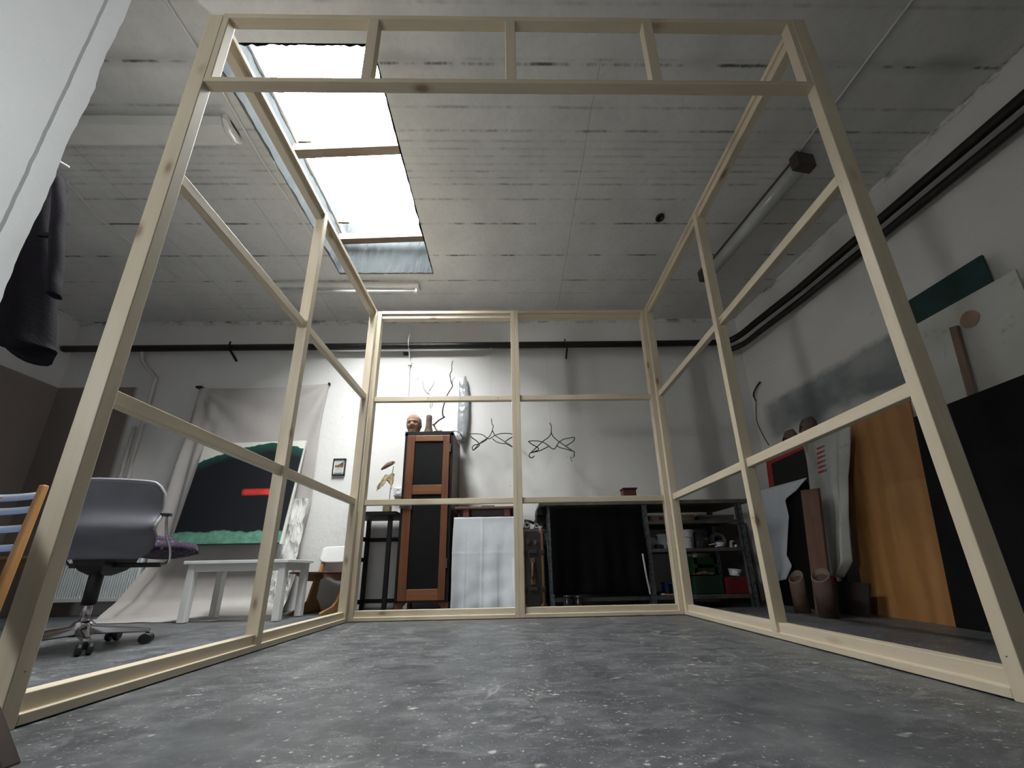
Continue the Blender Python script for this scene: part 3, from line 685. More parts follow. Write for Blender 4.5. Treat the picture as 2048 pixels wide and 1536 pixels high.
# abstract painting
def mat_painting():
    m = NT('painting'); c = m.new('ShaderNodeTexCoord'); v = c.outputs['Generated']; U, _y, Z = m.sep(v)
    n = m.noise(v, 5, 5, .6); n2 = m.noise(v, 17, 5, .65)
    w = m.math('ADD', m.math('MULTIPLY', m.math('SUBTRACT', n, .5), .10), m.math('MULTIPLY', m.math('SUBTRACT', n2, .5), .03))
    Zw = m.math('ADD', Z, w)
    top = m.math('ADD', m.math('MULTIPLY', m.math('SINE', m.math('MULTIPLY', U, 2.45)), .19), .775)
    d = m.math('SUBTRACT', top, Zw)                       # depth below the ridge line
    col = m.ramp(m.math('ADD', d, .5), [(.497, (.72, .72, .66)), (.503, (.012, .085, .06)), (.54, (.010, .05, .04)), (.60, (.006, .008, .012)), (1, (.005, .006, .010))])
    streak = m.noise(m.coord((5, 1, 2.0), kind='Generated'), 9, 6, .8, 1.2)
    sk = m.math('MULTIPLY', m.ramp(streak, [(.60, 0.), (.78, .8)]), m.ramp(m.math('ABSOLUTE', m.math('SUBTRACT', d, .10)), [(0., 1.), (.14, 0.)]))
    sk = m.math('MULTIPLY', sk, m.ramp(m.math('ABSOLUTE', m.math('SUBTRACT', U, .27)), [(0., 1.), (.22, 0.)]))
    col = m.mix(sk, col, (.05, .30, .22))
    # pale foot
    foot = m.math('ADD', Z, m.math('MULTIPLY', m.math('SUBTRACT', m.noise(m.coord((1, 1, .2), kind='Generated'), 5, 4), .5), .12))
    fg = m.ramp(n2, [(.3, (.06, .19, .135)), (.65, (.16, .36, .275))])
    col = m.mix(m.ramp(foot, [(.108, 1.), (.118, 0.)]), col, fg)
    col = m.mix(m.ramp(Z, [(.010, 1.), (.014, 0.)]), col, (.01, .012, .012))
    # red glowing bar
    du = m.math('ABSOLUTE', m.math('SUBTRACT', m.math('ADD', U, m.math('MULTIPLY', w, .7)), .655)); dz = m.math('ABSOLUTE', m.math('SUBTRACT', Z, m.math('ADD', .475, m.math('MULTIPLY', w, .15))))
    k = m.math('MULTIPLY', m.ramp(du, [(.115, 1.), (.150, 0.)]), m.ramp(dz, [(.018, 1.), (.036, 0.)]))
    col = m.mix(k, col, m.ramp(m.noise(v, 9, 3), [(.35, (.55, .03, .025)), (.65, (.80, .06, .04))]))
    col = m.mix(m.ramp(U, [(.975, 0.), (.98, 1.)]), col, (.70, .69, .66))
    m.col(col); m.rough(.55); m.bump(n2, .15, .003)
    return m.m
M_paint = mat_painting()
pa = W('painting', 'large dark abstract painting with a red bar and green foot against the grey cloth', 'painting', (-2.55, 3.3, .59))
pa.part(MB().hexa([(-3.01, 3.19, .585), (-2.035, 3.19, .585), (-2.035, 3.21, .585), (-3.01, 3.21, .585),
                   (-3.05, 3.352, 1.60), (-2.055, 3.352, 1.622), (-2.055, 3.372, 1.622), (-3.05, 3.372, 1.60)]), 'canvas', M_paint)
pa.part(MB().box(-2.95, -2.90, 3.22, 3.245, .60, .64).box(-2.14, -2.09, 3.22, 3.245, .60, .64).bar((-2.93, 3.22, .62), (-2.95, 3.38, 1.55), .04, .015).bar((-2.11, 3.22, .62), (-2.12, 3.38, 1.55), .04, .015), 'stretcher', M_barwood)
# crumpled white paper sheet hanging right of the painting
M_paper = plain('paper_white', (.66, .65, .64), .8, var=.06, bump=.2)
def crump(u, v):
    x = -2.10 + .19 * u - .045 * v; z = 1.02 - 1.0 * v
    if v < .25: x -= .02 * u
    y = 3.37 - .10 * v + .028 * mnoise.noise(V((u * 3, v * 7, 2))) + .018 * abs(mnoise.noise(V((u * 7 + v * 4, v * 12, 7))))
    return (x, min(y, 3.43) - .055, z)
single(MB().grid(crump, 24, 60), 'paper_sheet', M_paper, 'crumpled white paper sheet hanging beside the right edge of the dark painting', 'paper', (-2.0, 3.36, 0), smooth=False, solid=.002)
# white table
wt = W('white_table', 'low white table standing in front of the grey cloth', 'table', (-2.0, 2.84, 0))
wt.part(MB().box(-2.40, -1.645, 2.68, 3.03, .408, .432), 'table_top', M_white, bevel=.003)
wt.part(MB().box(-2.37, -1.67, 2.70, 2.718, .355, .408).box(-2.37, -1.67, 2.99, 3.008, .355, .408).box(-2.37, -2.352, 2.72, 2.99, .355, .408).box(-1.69, -1.672, 2.72, 2.99, .355, .408), 'apron', M_white)
for x in (-2.375, -1.715):
    for y in (2.695, 2.965): wt.part(MB().box(x, x + .048, y, y + .045, .006, .408), 'leg', M_white, bevel=.002)
# school chair
M_beech = wood('beech', (.40, .20, .075), (.52, .29, .12), 2, 34, .4)
M_beechx = wood('beech_x', (.38, .19, .075), (.50, .28, .12), 0, 34, .4)
M_ply = plain('seat_red_brown', (.10, .035, .025), .45, var=.15)
sch = W('school_chair', 'wooden school chair with white backrest beside the frame corner', 'chair', (-1.62, 3.05, 0))
def slab(pts, y, n, th=.022):   # side frame parts are cut from board, outline in x,z
    return sch.part(MB().prism(pts, 1, y, y + th), n, M_beech, bevel=.004)
for y in (2.90, 3.18):
    slab([(-1.79, 0), (-1.79, .022), (-1.66, .055), (-1.60, .10), (-1.535, .30), (-1.505, .30), (-1.47, .30), (-1.50, .12), (-1.45, .055), (-1.43, .02), (-1.43, 0)], y, 'leg')
    slab([(-1.76, .325), (-1.76, .312), (-1.63, .262), (-1.50, .258), (-1.44, .285), (-1.44, .325)], y, 'seat_bearer')
    slab([(-1.50, .30), (-1.46, .30), (-1.405, .55), (-1.435, .55)], y, 'back_post')
sch.part(MB().grid(lambda u, v: (-1.80 + .37 * u, 2.875 + .355 * v, .328 + .006 * (2 * u - 1) ** 2), 8, 8), 'seat', M_ply, smooth=True, solid=.012)
def sback(u, v):
    a, b = 2 * u - 1, 2 * v - 1; e = 5
    r = (abs(a) ** e + abs(b) ** e) ** (1 / e); m_ = max(abs(a), abs(b)) or 1; f = m_ / r if r else 1
    a, b = a * f, b * f
    return (-1.435 + .02 * b - .03 * (a * a), 3.05 + .17 * a, .495 + .075 * b)
sch.part(MB().grid(sback, 20, 14), 'backrest', M_white, smooth=True, solid=.010)
for yy in (2.93, 3.17):
    for zz in (.475, .52): sch.part(MB().ball((-1.458 + (zz - .455) * .27, yy, zz), .005, seg=8), 'screw', M_bolt)
sch.o.rotation_euler = (0, 0, math.radians(80)); sch.o.location = (-1.645, 3.205, 0)
# small framed picture
def mat_print():
    m = NT('print'); c = m.new('ShaderNodeTexCoord'); v = c.outputs['Generated']; U, _y, Z = m.sep(v)
    n = m.noise(v, 7, 4)
    col = m.ramp(n, [(.3, (.42, .43, .44)), (.7, (.55, .56, .57))])
    ridge = m.math('ADD', m.math('ADD', .60, m.math('MULTIPLY', m.math('MULTIPLY', U, U), .34)), m.math('MULTIPLY', m.math('SUBTRACT', n, .5), .12))
    mt = m.math('MULTIPLY', m.math('LESS_THAN', Z, ridge), m.math('GREATER_THAN', Z, .57))
    col = m.mix(mt, col, m.ramp(m.noise(v, 14, 3), [(.4, (.03, .03, .035)), (.7, (.13, .14, .16))]))
    og = m.math('MULTIPLY', m.math('LESS_THAN', Z, .575), m.math('GREATER_THAN', Z, .43))
    col = m.mix(og, col, m.ramp(m.noise(v, 9, 3), [(.4, (.16, .05, .015)), (.65, (.55, .26, .05))]))
    sk = m.math('MULTIPLY', m.ramp(m.math('ABSOLUTE', m.math('SUBTRACT', Z, m.math('ADD', .27, m.math('MULTIPLY', m.noise(v, 11, 3), .12)))), [(.02, 1.), (.03, 0.)]), m.ramp(m.math('ABSOLUTE', m.math('SUBTRACT', U, .5)), [(.14, .6), (.2, 0.)]))
    col = m.mix(sk, col, (.10, .12, .12))
    m.col(col); m.rough(.3); return m.m
fp = W('framed_picture', 'small black framed print of a mountain landscape on the back wall', 'picture', (-1.737, 3.44, 1.36))
x0, x1, z0, z1 = -1.797, -1.675, 1.275, 1.450
fp.part(MB().box(x0, x1, 3.425, 3.449, z0, z0 + .010).box(x0, x1, 3.425, 3.449, z1 - .009, z1).box(x0, x0 + .008, 3.425, 3.449, z0, z1).box(x1 - .008, x1, 3.425, 3.449, z0, z1), 'frame', M_black)
fp.part(MB().box(x0 + .007, x1 - .007, 3.436, 3.445, z0 + .008, z1 - .007), 'mount', plain('mount_white', (.80, .80, .79), .7, var=.02))
fp.part(MB().box(x0 + .018, x1 - .018, 3.434, 3.437, z0 + .026, z1 - .017), 'print', mat_print())
fp.part(MB().box(x0 + .018, x1 - .018, 3.4335, 3.436, z0 + .019, z0 + .022), 'rule', M_black)
# ------------------------------------------------------------------ middle of the back wall
M_blk = plain('black_paint', (.006, .006, .0065), .55, var=.25, Specular_IOR_Level=.25)
st = W('side_table', 'open black side table left of the tall cabinet', 'table', (-1.18, 3.25, 0))
st.part(MB().box(-1.40, -1.0, 3.05, 3.42, .805, .838), 'table_top', M_blk, bevel=.002)
for x in (-1.385, -1.075):
    for y in (3.07, 3.385): st.part(MB().box(x, x + .034, y, y + .03, 0, .805), 'leg', M_blk)
for z, sides in ((.605, 'blr'), (.42, 'l'), (.055, 'bl')):
    if 'b' in sides: st.part(MB().box(-1.351, -1.075, 3.39, 3.41, z, z + .036), 'cross_bar', M_blk)
    if 'l' in sides: st.part(MB().box(-1.383, -1.357, 3.10, 3.385, z, z + .036), 'cross_bar', M_blk)
M_blockw = wood('block_wood', (.16, .11, .07), (.27, .19, .12), 2, 30, .7)
sp = W('sculpture', 'small sculpture of a driftwood piece and a dry leaf on a thin rod', 'sculpture', (-1.14, 3.2, .838))
sp.part(MB().lathe([(.040, .838), (.042, .842), (.042, .908), (.040, .912)], (-1.135, 3.2, 0), 8, sy=.8), 'block', M_blockw)
sp.part(MB().tube([(-1.122, 3.2, .91), (-1.118, 3.2, 1.15), (-1.106, 3.2, 1.295)], .0028, 6), 'rod', M_iron)
drift = MB().loft([[(-1.222 + .128 * t, 3.2 + .018 * math.sin(math.pi * min(1, t * 1.15 + .05)) * math.cos(a), 1.262 + .066 * t + (.026 * math.sin(math.pi * (.06 + .88 * t)) ** .7) * math.sin(a) + .012 * math.sin(3 * t)) for a in [2 * math.pi * i / 12 for i in range(12)]] for t in [k / 12 for k in range(13)]])
sp.part(drift, 'driftwood', wood('driftwood', (.15, .085, .05), (.27, .17, .11), 0, 40, .7), smooth=True)
M_leaf = plain('dry_leaf', (.60, .50, .31), .7, var=.3, scale=40)
leaf = [(-1.240, 1.045), (-1.235, 1.09), (-1.205, 1.13), (-1.20, 1.19), (-1.17, 1.205), (-1.13, 1.20), (-1.105, 1.215), (-1.085, 1.21), (-1.088, 1.15), (-1.098, 1.10), (-1.10, 1.06), (-1.112, 1.07), (-1.118, 1.13), (-1.135, 1.155), (-1.16, 1.14), (-1.175, 1.105), (-1.20, 1.085), (-1.22, 1.06)]
lb = MB(); c0 = lb.bm.verts.new(V((-1.13, 3.165, 1.17))); vs = []
ls = []
for k in range(len(leaf)):
    a, b = leaf[k], leaf[(k + 1) % len(leaf)]
    for t in (0, .33, .66):
        ls.append((a[0] + (b[0] - a[0]) * t + random.uniform(-.004, .004), a[1] + (b[1] - a[1]) * t + random.uniform(-.004, .004)))
vs = [lb.bm.verts.new(V((x, 3.175 + .02 * mnoise.noise(V((x * 30, z * 30, 0))), z))) for x, z in ls]
lb.bm.faces.new(vs)
bmesh.ops.triangulate(lb.bm, faces=lb.bm.faces); lb.bm.verts.remove(c0)
sp.part(lb, 'leaf', M_leaf, solid=.002)
sp.part(MB().tube(spline([(-1.165, 3.17, 1.115), (-1.15, 3.165, 1.15), (-1.12, 3.165, 1.175), (-1.118, 3.185, 1.16)], 4), .002, 6), 'leaf_stalk', M_iron)
sw = W('wall_socket', 'small white socket box on the back wall beside the tall cabinet', 'socket', (-1.10, 3.43, 1.08))
sw.part(MB().box(-1.158, -1.06, 3.40, 3.45, 1.045, 1.135), 'housing', plain('socket_white', (.62, .62, .61), .4, var=.05), bevel=.008)
sw.part(MB().lathe([(.028, 0), (.030, .004), (.022, .005), (.020, .001), (0, .001)], (-1.11, 3.40, 1.09), 20, Rx(90)), 'outlet', M_cond)

# tall cabinet
M_mah = wood('mahogany', (.115, .036, .014), (.21, .075, .030), 2, 30, .42)
M_mahx = wood('mahogany_x', (.17, .06, .024), (.30, .125, .05), 0, 30, .42)
M_cside = wood('cabinet_side', (.060, .028, .018), (.105, .05, .03), 2, 26, .5)
M_panel = plain('cabinet_panel_black', (.007, .007, .008), .7, var=.25, Specular_IOR_Level=.15)
cx0, cx1, cyf, cyb, ch = -.945, -.515, 3.0, 3.40, 1.535
cab = W('cabinet', 'tall narrow dark cabinet with a red-brown framed door and black panels', 'cabinet', (-.73, 3.2, 0))
cab.part(MB().box(cx0, cx0 + .02, cyf, cyb, .085, ch).box(cx1 - .02, cx1, cyf, cyb, .085, ch).box(cx0, cx1, cyf, cyb, ch, ch + .016).box(cx0, cx1, cyf, cyb, .085, .105).box(cx0, cx1, cyb - .012, cyb, .085, ch), 'carcass', M_cside)
for z in (.7, 1.0): cab.part(MB().box(cx0 + .02, cx1 - .02, cyf + .03, cyb - .012, z, z + .015), 'shelf', M_cside)
cab.part(MB().box(cx0, cx0 + .022, cyf - .018, cyf, .09, ch).box(cx1 - .024, cx1, cyf - .018, cyf, .09, ch).box(cx0, cx1, cyf - .018, cyf, ch - .022, ch + .016), 'face_frame', M_blk)
dz = (cx0 + .024, cx1 - .026)
door = cab.part(MB().box(dz[0], dz[0] + .070, cyf - .032, cyf - .010, .100, ch - .026).box(dz[1] - .058, dz[1], cyf - .032, cyf - .010, .100, ch - .026), 'door', M_mah, bevel=.003)
ro = lambda mb, n, m, **k: cab.part(mb, n, m, parent=door, **k)
ax, bx = dz[0] + .070, dz[1] - .058
def relpart(mb, n, m, **k):
    o = mb.build(n, m, door, off=-V((-.73, 3.2, 0)), **k); return o
for z0, z1 in ((ch - .082, ch - .026), (.966, 1.050), (.100, .188)):
    relpart(MB().box(ax, bx, cyf - .031, cyf - .011, z0, z1), 'door_rail', M_mahx, bevel=.003)
for z0, z1 in ((1.050, ch - .082), (.188, .966)):
    relpart(MB().box(ax - .005, bx + .005, cyf - .022, cyf - .014, z0, z1), 'door_panel', M_panel)
lk = MB().box(dz[0] - .028, dz[0] + .022, cyf - .040, cyf - .032, .845, .895).box(dz[0] + .040, dz[0] + .078, cyf - .040, cyf - .032, .835, .905).box(dz[0] - .01, dz[0] + .06, cyf - .052, cyf - .040, .862, .878)
for x, z in ((.046, .842), (.072, .842), (.046, .898), (.072, .898), (-.02, .852), (-.02, .888)): lk.lathe([(0, 0), (.004, 0), (.003, .004), (0, .004)], (dz[0] + x, cyf - .040, z), 8, Rx(90))
relpart(lk, 'lock', M_bolt, bevel=.002)
for z in (1.35, .35): relpart(MB().box(dz[1] + .001, dz[1] + .012, cyf - .036, cyf - .018, z, z + .075), 'hinge', M_bolt)
for x in (cx0, cx1 - .09):
    cab.part(MB().prism([(x, 0), (x + .055, 0), (x + .06, .05), (x + .09, .085), (x, .085)] if x == cx0 else [(x + .035, 0), (x + .09, 0), (x + .09, .085), (x, .085), (x + .03, .05)], 1, cyf - .012, cyf + .02), 'foot', M_mah, bevel=.003)
    cab.part(MB().box(x + (0 if x == cx0 else .055), x + (.035 if x == cx0 else .09), cyb - .05, cyb - .01, 0, .085), 'foot', M_mah)

# on top of the cabinet
zt = ch + .016
M_clay = plain('clay', (.37, .215, .165), .85, var=.2, scale=14, bump=.35, bscale=45)
hd = W('head_sculpture', 'terracotta clay head on the left of the cabinet top', 'sculpture', (-.905, 3.1, zt))
def headpt(t, a):
    z = zt + .222 * t
    r = pl(((0, .046), (.10, .044), (.22, .050), (.38, .062), (.58, .068), (.75, .066), (.88, .050), (.96, .028), (1, .004)), t)
    fx = math.cos(a); fy = math.sin(a)
    x = -.908 + r * fx; y = 3.10 + r * 1.12 * fy
    if fy < 0:   # face
        g = math.exp(-((fx - .0) / .22) ** 2)
        nose = math.exp(-((t - .40) / .07) ** 2) * g * .022 + math.exp(-((t - .48) / .10) ** 2) * g * .008
        eye = sum(math.exp(-((fx - e) / .16) ** 2 - ((t - .52) / .045) ** 2) for e in (-.42, .42)) * -.013
        mouth = math.exp(-((t - .26) / .018) ** 2 - (fx / .42) ** 2) * -.006 + math.exp(-((t - .295) / .02) ** 2 - (fx / .4) ** 2) * .006 + math.exp(-((t - .225) / .022) ** 2 - (fx / .36) ** 2) * .006
        brow = math.exp(-((t - .60) / .04) ** 2) * .006 * (1 - abs(fx)) + math.exp(-((t - .16) / .05) ** 2) * .008 * g
        y -= nose + eye + mouth + brow
    ear = math.exp(-((t - .46) / .07) ** 2) * math.exp(-((fy - .12) / .25) ** 2) * .010
    x += ear * (1 if fx > 0 else -1)
    w = .004 * mnoise.noise(V((x * 45, y * 45, z * 45)))
    return (x + w, y + w, z)
hd.part(MB().loft([[headpt(k / 36, 2 * math.pi * i / 40) for i in range(40)] for k in range(37)]), 'head', M_clay, smooth=True)
M_rust = plain('rusty_bark', (.085, .055, .040), .75, var=.55, scale=18, bump=.5, bscale=30)
vz = W('vase', 'dark brown bottle-shaped vase with a flared foot on the cabinet', 'vase', (-.765, 3.1, zt))
vp = [(.060, 0), (.057, .006), (.040, .045), (.030, .09), (.0275, .14), (.0275, .195), (.025, .208), (.014, .214), (.013, .206), (.0, .206)]
vz.part(MB().loft([[(-.768 + r * math.cos(2 * math.pi * i / 20) * (1.0 if z > .05 else 1.02), 3.10 + r * math.sin(2 * math.pi * i / 20), zt + z + .004 * mnoise.noise(V((i * .9, z * 30, 0)))) for i in range(20)] for r, z in vp]), 'body', M_rust, smooth=True)
M_twig = plain('twig', (.035, .026, .022), .8, var=.4, scale=40)
tw0 = W('dry_stalks', 'fine pale stalks standing in the bottle-shaped vase', 'plant', (-.768, 3.1, 1.76))
for k, c in enumerate(TR['twig2']):
    pts = spline([(x + .012, y - .05, z + .01) for x, y, z in c], 4)
    tw0.part(MB().tube(pts, [.0035 - .0022 * i / len(pts) for i in range(len(pts))], 6), 'stalk', M_twig, smooth=True)
tw = W('driftwood_branch', 'crooked thin driftwood branch rising from the cabinet top to above the crossbar', 'branch', (-.66, 3.2, zt))
for k, c in enumerate(TR['twig']):
    pts = spline([(x, y - .02 * math.sin(i * 1.3), max(z - .013, zt + .004)) for i, (x, y, z) in enumerate(c)], 5)
    r0, r1 = ((.0075, .0035), (.0035, .0015), (.008, .009), (.005, .004))[k]
    tw.part(MB().tube(pts, [r0 + (r1 - r0) * i / len(pts) + .0012 * mnoise.noise(V((i * .8, k, 0))) for i in range(len(pts))], 8), 'branch' if k in (0, 2) else 'side_twig', M_twig if k != 2 else M_blockw, smooth=True)
# white sheet pinned behind the cabinet top and the grey foil bag hanging next to it
M_sheet = plain('pinned_sheet', (.74, .745, .76), .7, var=.04, bump=.15, bscale=14)
def psheet(u, v):
    x = -1.085 + .02 * v + .555 * u - .01 * math.sin(v * 3); z = 1.50 + .865 * v
    if v > .92 and u < .10: x += .03 * (v - .92) / .08
    return (x, 3.443 - .010 * (1 - v) - .004 * mnoise.noise(V((u * 4, v * 5, 1))) - .004, z)
single(MB().grid(psheet, 24, 30), 'wall_sheet', M_sheet, 'white sheet pinned to the wall behind the cabinet top', 'sheet', (-.8, 3.44, 1.9), smooth=True, solid=.002)
M_bag = plain('grey_foil', (.33, .345, .37), .28, var=.25, scale=20, bump=.7, bscale=24, Specular_IOR_Level=.7)
bg = W('foil_bag', 'long narrow grey plastic bag hanging on the wall right of the cabinet', 'bag', (-.49, 3.39, 1.6))
rings = []
for k in range(41):
    t = k / 40; z = 2.36 - .775 * t
    xl = pl(((0, -.478), (.07, -.540), (.3, -.540), (.6, -.548), (.88, -.545), (1, -.505)), t); xr = pl(((0, -.468), (.1, -.452), (.3, -.432), (.6, -.425), (.88, -.445), (1, -.475)), t)
    dpt = pl(((0, .012), (.3, .016), (.6, .030), (.9, .028), (1, .006)), t); c = (xl + xr) / 2; h = (xr - xl) / 2
    rings.append([(c + h * math.cos(a) + .006 * mnoise.noise(V((math.cos(a), t * 14, 3))), 3.405 + (dpt + .012 * mnoise.noise(V((math.cos(a) * 3, t * 18, math.sin(a) * 2)))) * math.sin(a), z) for a in [2 * math.pi * i / 22 for i in range(22)]])
bg.part(MB().loft(rings), 'body', M_bag, smooth=True)
bg.part(MB().ball((-.505, 3.33, 1.628), .05, (.85, .5, 1.05), 18, .5, 4), 'crumpled_end', M_bag, smooth=True)
bg.part(MB().tube(spline([(-.60, 3.36, 1.70), (-.56, 3.33, 1.695), (-.50, 3.30, 1.66), (-.475, 3.31, 1.60)], 5), .004, 6), 'cord', M_iron)

# trestle with the cloth
M_redl = plain('red_leg', (.15, .045, .04), .5, var=.15)
M_brtop = wood('trestle_top', (.13, .065, .04), (.19, .10, .065), 0, 26, .5)
tr = W('trestle_table', 'narrow brown table with red legs under a white cloth', 'table', (-.19, 3.2, 0))
tr.part(MB().box(-.485, .10, 3.0, 3.38, .838, .858), 'table_top', M_brtop, bevel=.003)
tr.part(MB().box(-.48, .05, 3.000, 3.012, .735, .760), 'front_rail', M_redl)
tr.part(MB().box(-.45, .06, 3.05, 3.07, .73, .838).box(-.45, .06, 3.30, 3.32, .73, .838), 'apron', plain('apron_dark', (.05, .042, .038), .6))
for x in (-.415, -.06):
    for y in (3.015, 3.33): tr.part(MB().box(x, x + .052, y, y + .05, 0, .838), 'leg', M_redl, bevel=.003)
single(MB().box(-.26, -.145, 3.03, 3.10, .858, .872), 'sanding_block', plain('green_block', (.03, .10, .075), .6), 'small dark green block lying on the brown trestle table', 'block', (-.2, 3.06, .858), bevel=.002)
M_wcloth = plain('cloth_white', (.62, .65, .70), .9, var=.05, bump=.25, bscale=120)
def wcloth(u, v):
    x = -.488 + .535 * u; z = .763 - .752 * v
    x += (.018 * (u - .5)) * v + .012 * math.sin(v * 5 + u * 2) * (u - .3)
    y = 2.995 - .012 * v
    y -= (.012 * math.sin(u * 7 + .5) + .006 * math.sin(u * 19 + v * 3) + .012 * mnoise.noise(V((u * 6, v * 1.5, 9)))) * (.15 + .85 * v) * (.6 if .2 < u < .7 else 1)
    y -= .004 * math.exp(-((u - .45) / .012) ** 2) + .0015 * math.exp(-((v - .40) / .010) ** 2)
    y -= .010 * mnoise.noise(V((u * 5, v * 6, 4))) * v
    if u > .93 and v > .45: y -= .02 * math.sin((v - .45) * 6)
    return (x, y, z)
cl = W('white_cloth', 'white cloth draped over the front of the brown trestle table', 'cloth', (-.2, 3.0, 0))
cl.part(MB().grid(wcloth, 70, 70).grid(lambda u, v: (-.488 + .535 * u, 2.995 + .016 * v, .763 + .002 * math.sin(u * 20 + v * 3)), 40, 3), 'cloth', M_wcloth, smooth=True, solid=.003)

# old suitcase standing on end, rolls on top
M_leath = plain('suitcase_black', (.018, .013, .012), .5, var=.4, scale=16, bump=.25, bscale=70)
M_rib = wood('suitcase_rib', (.12, .055, .03), (.21, .11, .065), 2, 24, .45)
M_leaf2 = plain('leather_brown', (.10, .048, .03), .55, var=.35, scale=25)
M_iron2 = plain('case_iron', (.05, .045, .045), .4, .5, var=.3)
su = W('suitcase', 'old black suitcase with brown ribs standing on end beside the workbench', 'suitcase', (.18, 3.1, 0))
sx0, sx1, sy0, sy1, sz = .075, .275, 2.95, 3.36, .655
su.part(MB().box(sx0, sx1, sy0, sy1, .012, sz), 'body', M_leath, bevel=.022)
for x in (sx0 + .012, sx1 - .032):
    su.part(MB().box(x, x + .020, sy0 - .011, sy0 + .02, .02, sz - .01).box(x, x + .020, sy0 - .01, sy1 - .02, sz - .005, sz + .008), 'rib', M_rib, bevel=.004)
    for z in (.155, .445): su.part(MB().box(x - .008, x + .028, sy0 - .018, sy0 + .01, z, z + .035), 'rib_clasp', M_iron2, bevel=.004)
    su.part(MB().ball((x + .010, sy0 + .004, sz - .030), .03, (.95, .5, 1.1), 14), 'corner_cap', M_leaf2, smooth=True)
    su.part(MB().ball((x + .010, sy0 + .004, .038), .03, (.95, .5, 1.0), 14), 'corner_cap', M_leaf2, smooth=True)
su.part(MB().tube(spline([(.168, sy0 - .004, .375), (.168, sy0 - .03, .36), (.168, sy0 - .034, .31), (.168, sy0 - .03, .265), (.168, sy0 - .004, .25)], 5), [.009] * 6 + [.012] * 9 + [.009] * 6, 10), 'handle', M_leaf2, smooth=True)
for z in (.392, .225): su.part(MB().box(.150, .190, sy0 - .010, sy0 + .002, z - .02, z + .022), 'handle_mount', M_leaf2, bevel=.004)
for z in (.16, .45): su.part(MB().box(.140, .208, sy0 - .012, sy0 + .002, z, z + .026).lathe([(0, 0), (.006, 0), (.005, .006), (0, .006)], (.16, sy0 - .012, z + .013), 10, Rx(90)), 'latch', M_iron2, bevel=.002)
su.part(MB().box(.128, .158, sy0 - .010, sy0 + .002, .525, .565), 'lock_plate', M_iron2, bevel=.002)
su.part(MB().prism([(.185, .56), (.209, .56), (.208, .535), (.197, .518), (.186, .535)], 1, sy0 - .008, sy0 + .002), 'tag', M_leaf2)
M_roll = plain('roll_canvas', (.30, .285, .26), .8, var=.3, scale=30)
def roll(c, r, label, mat, dark=True):
    q = W('canvas_roll', label, 'roll', (c[0], 3.1, c[2]), 'rolls on the suitcase')
    b = MB()
    for k in range(3):
        rr = r * (1 - .24 * k)
        b.tube(spline([(c[0], c[1] + .002 * k, c[2]), (c[0] + .008, c[1] + .20, c[2] + .002), (c[0] + .012, c[1] + .36, c[2])], 4), rr, 18, cap=False)
    q.part(b, 'roll_layers', mat, smooth=True, solid=.0035)
    q.part(MB().tube([(c[0], c[1] + .03, c[2]), (c[0] + .012, c[1] + .34, c[2])], r * .5, 14), 'roll_core', M_black, smooth=True)
roll((.133, 2.985, .691), .026, 'grey canvas roll showing its spiral end on top of the suitcase', M_roll)
roll((.215, 2.99, .682), .0185, 'thinner dark-centred roll to the right on top of the suitcase', M_roll)
rl = W('black_tube', 'short black tube lying across the rolls on the suitcase', 'tube', (.17, 3.05, .73))
rl.part(MB().tube([(.115, 3.05, .735), (.165, 3.06, .727), (.198, 3.07, .714)], .013, 12), 'tube', M_black, smooth=True)

# hanging wire sculptures
M_wire = plain('wire_black', (.014, .013, .014), .4, .2, var=.3)
M_wirel = plain('wire_bare', (.55, .55, .55), .35, .5)
M_thread = plain('thread', (.55, .54, .52), .7)
TR['wire2'][7] = [V(p) for p in TR['wire2'][7]]
for key, hook, top, lab in (('wire1', 'hook1', 2.675, 'black bent-wire hanger sculpture nearer the cabinet, left of the centre post'), ('wire2', 'hook2', 2.675, 'black bent-wire hanger sculpture right of the centre post')):
    ap = TR[hook][-1]
    q = W('wire_sculpture', lab, 'sculpture', ap, 'wire sculptures hung from the pipe')
    for k, c in enumerate(TR[key]):
        q.part(MB().tube(spline(c, 6), .0046, 8), 'wire', M_wire, smooth=True)
    q.part(MB().tube(spline(TR[hook], 4), .004, 8), 'hook', M_wire, smooth=True)
    h0 = TR[hook][0]
    q.part(MB().tube([h0, (h0[0] - .004, 3.30, 2.2), (h0[0] - .006, 3.335, top)], .0012, 5), 'thread', M_thread)
    if key == 'wire2':
        q.part(MB().tube(spline([TR[key][7][2], TR[key][7][2] + V((-.02, -.01, -.012)), TR[key][7][2] + V((-.035, .0, -.004)), TR[key][7][2] + V((-.02, .01, -.045))], 3), .0025, 6), 'frayed_end', M_wire)
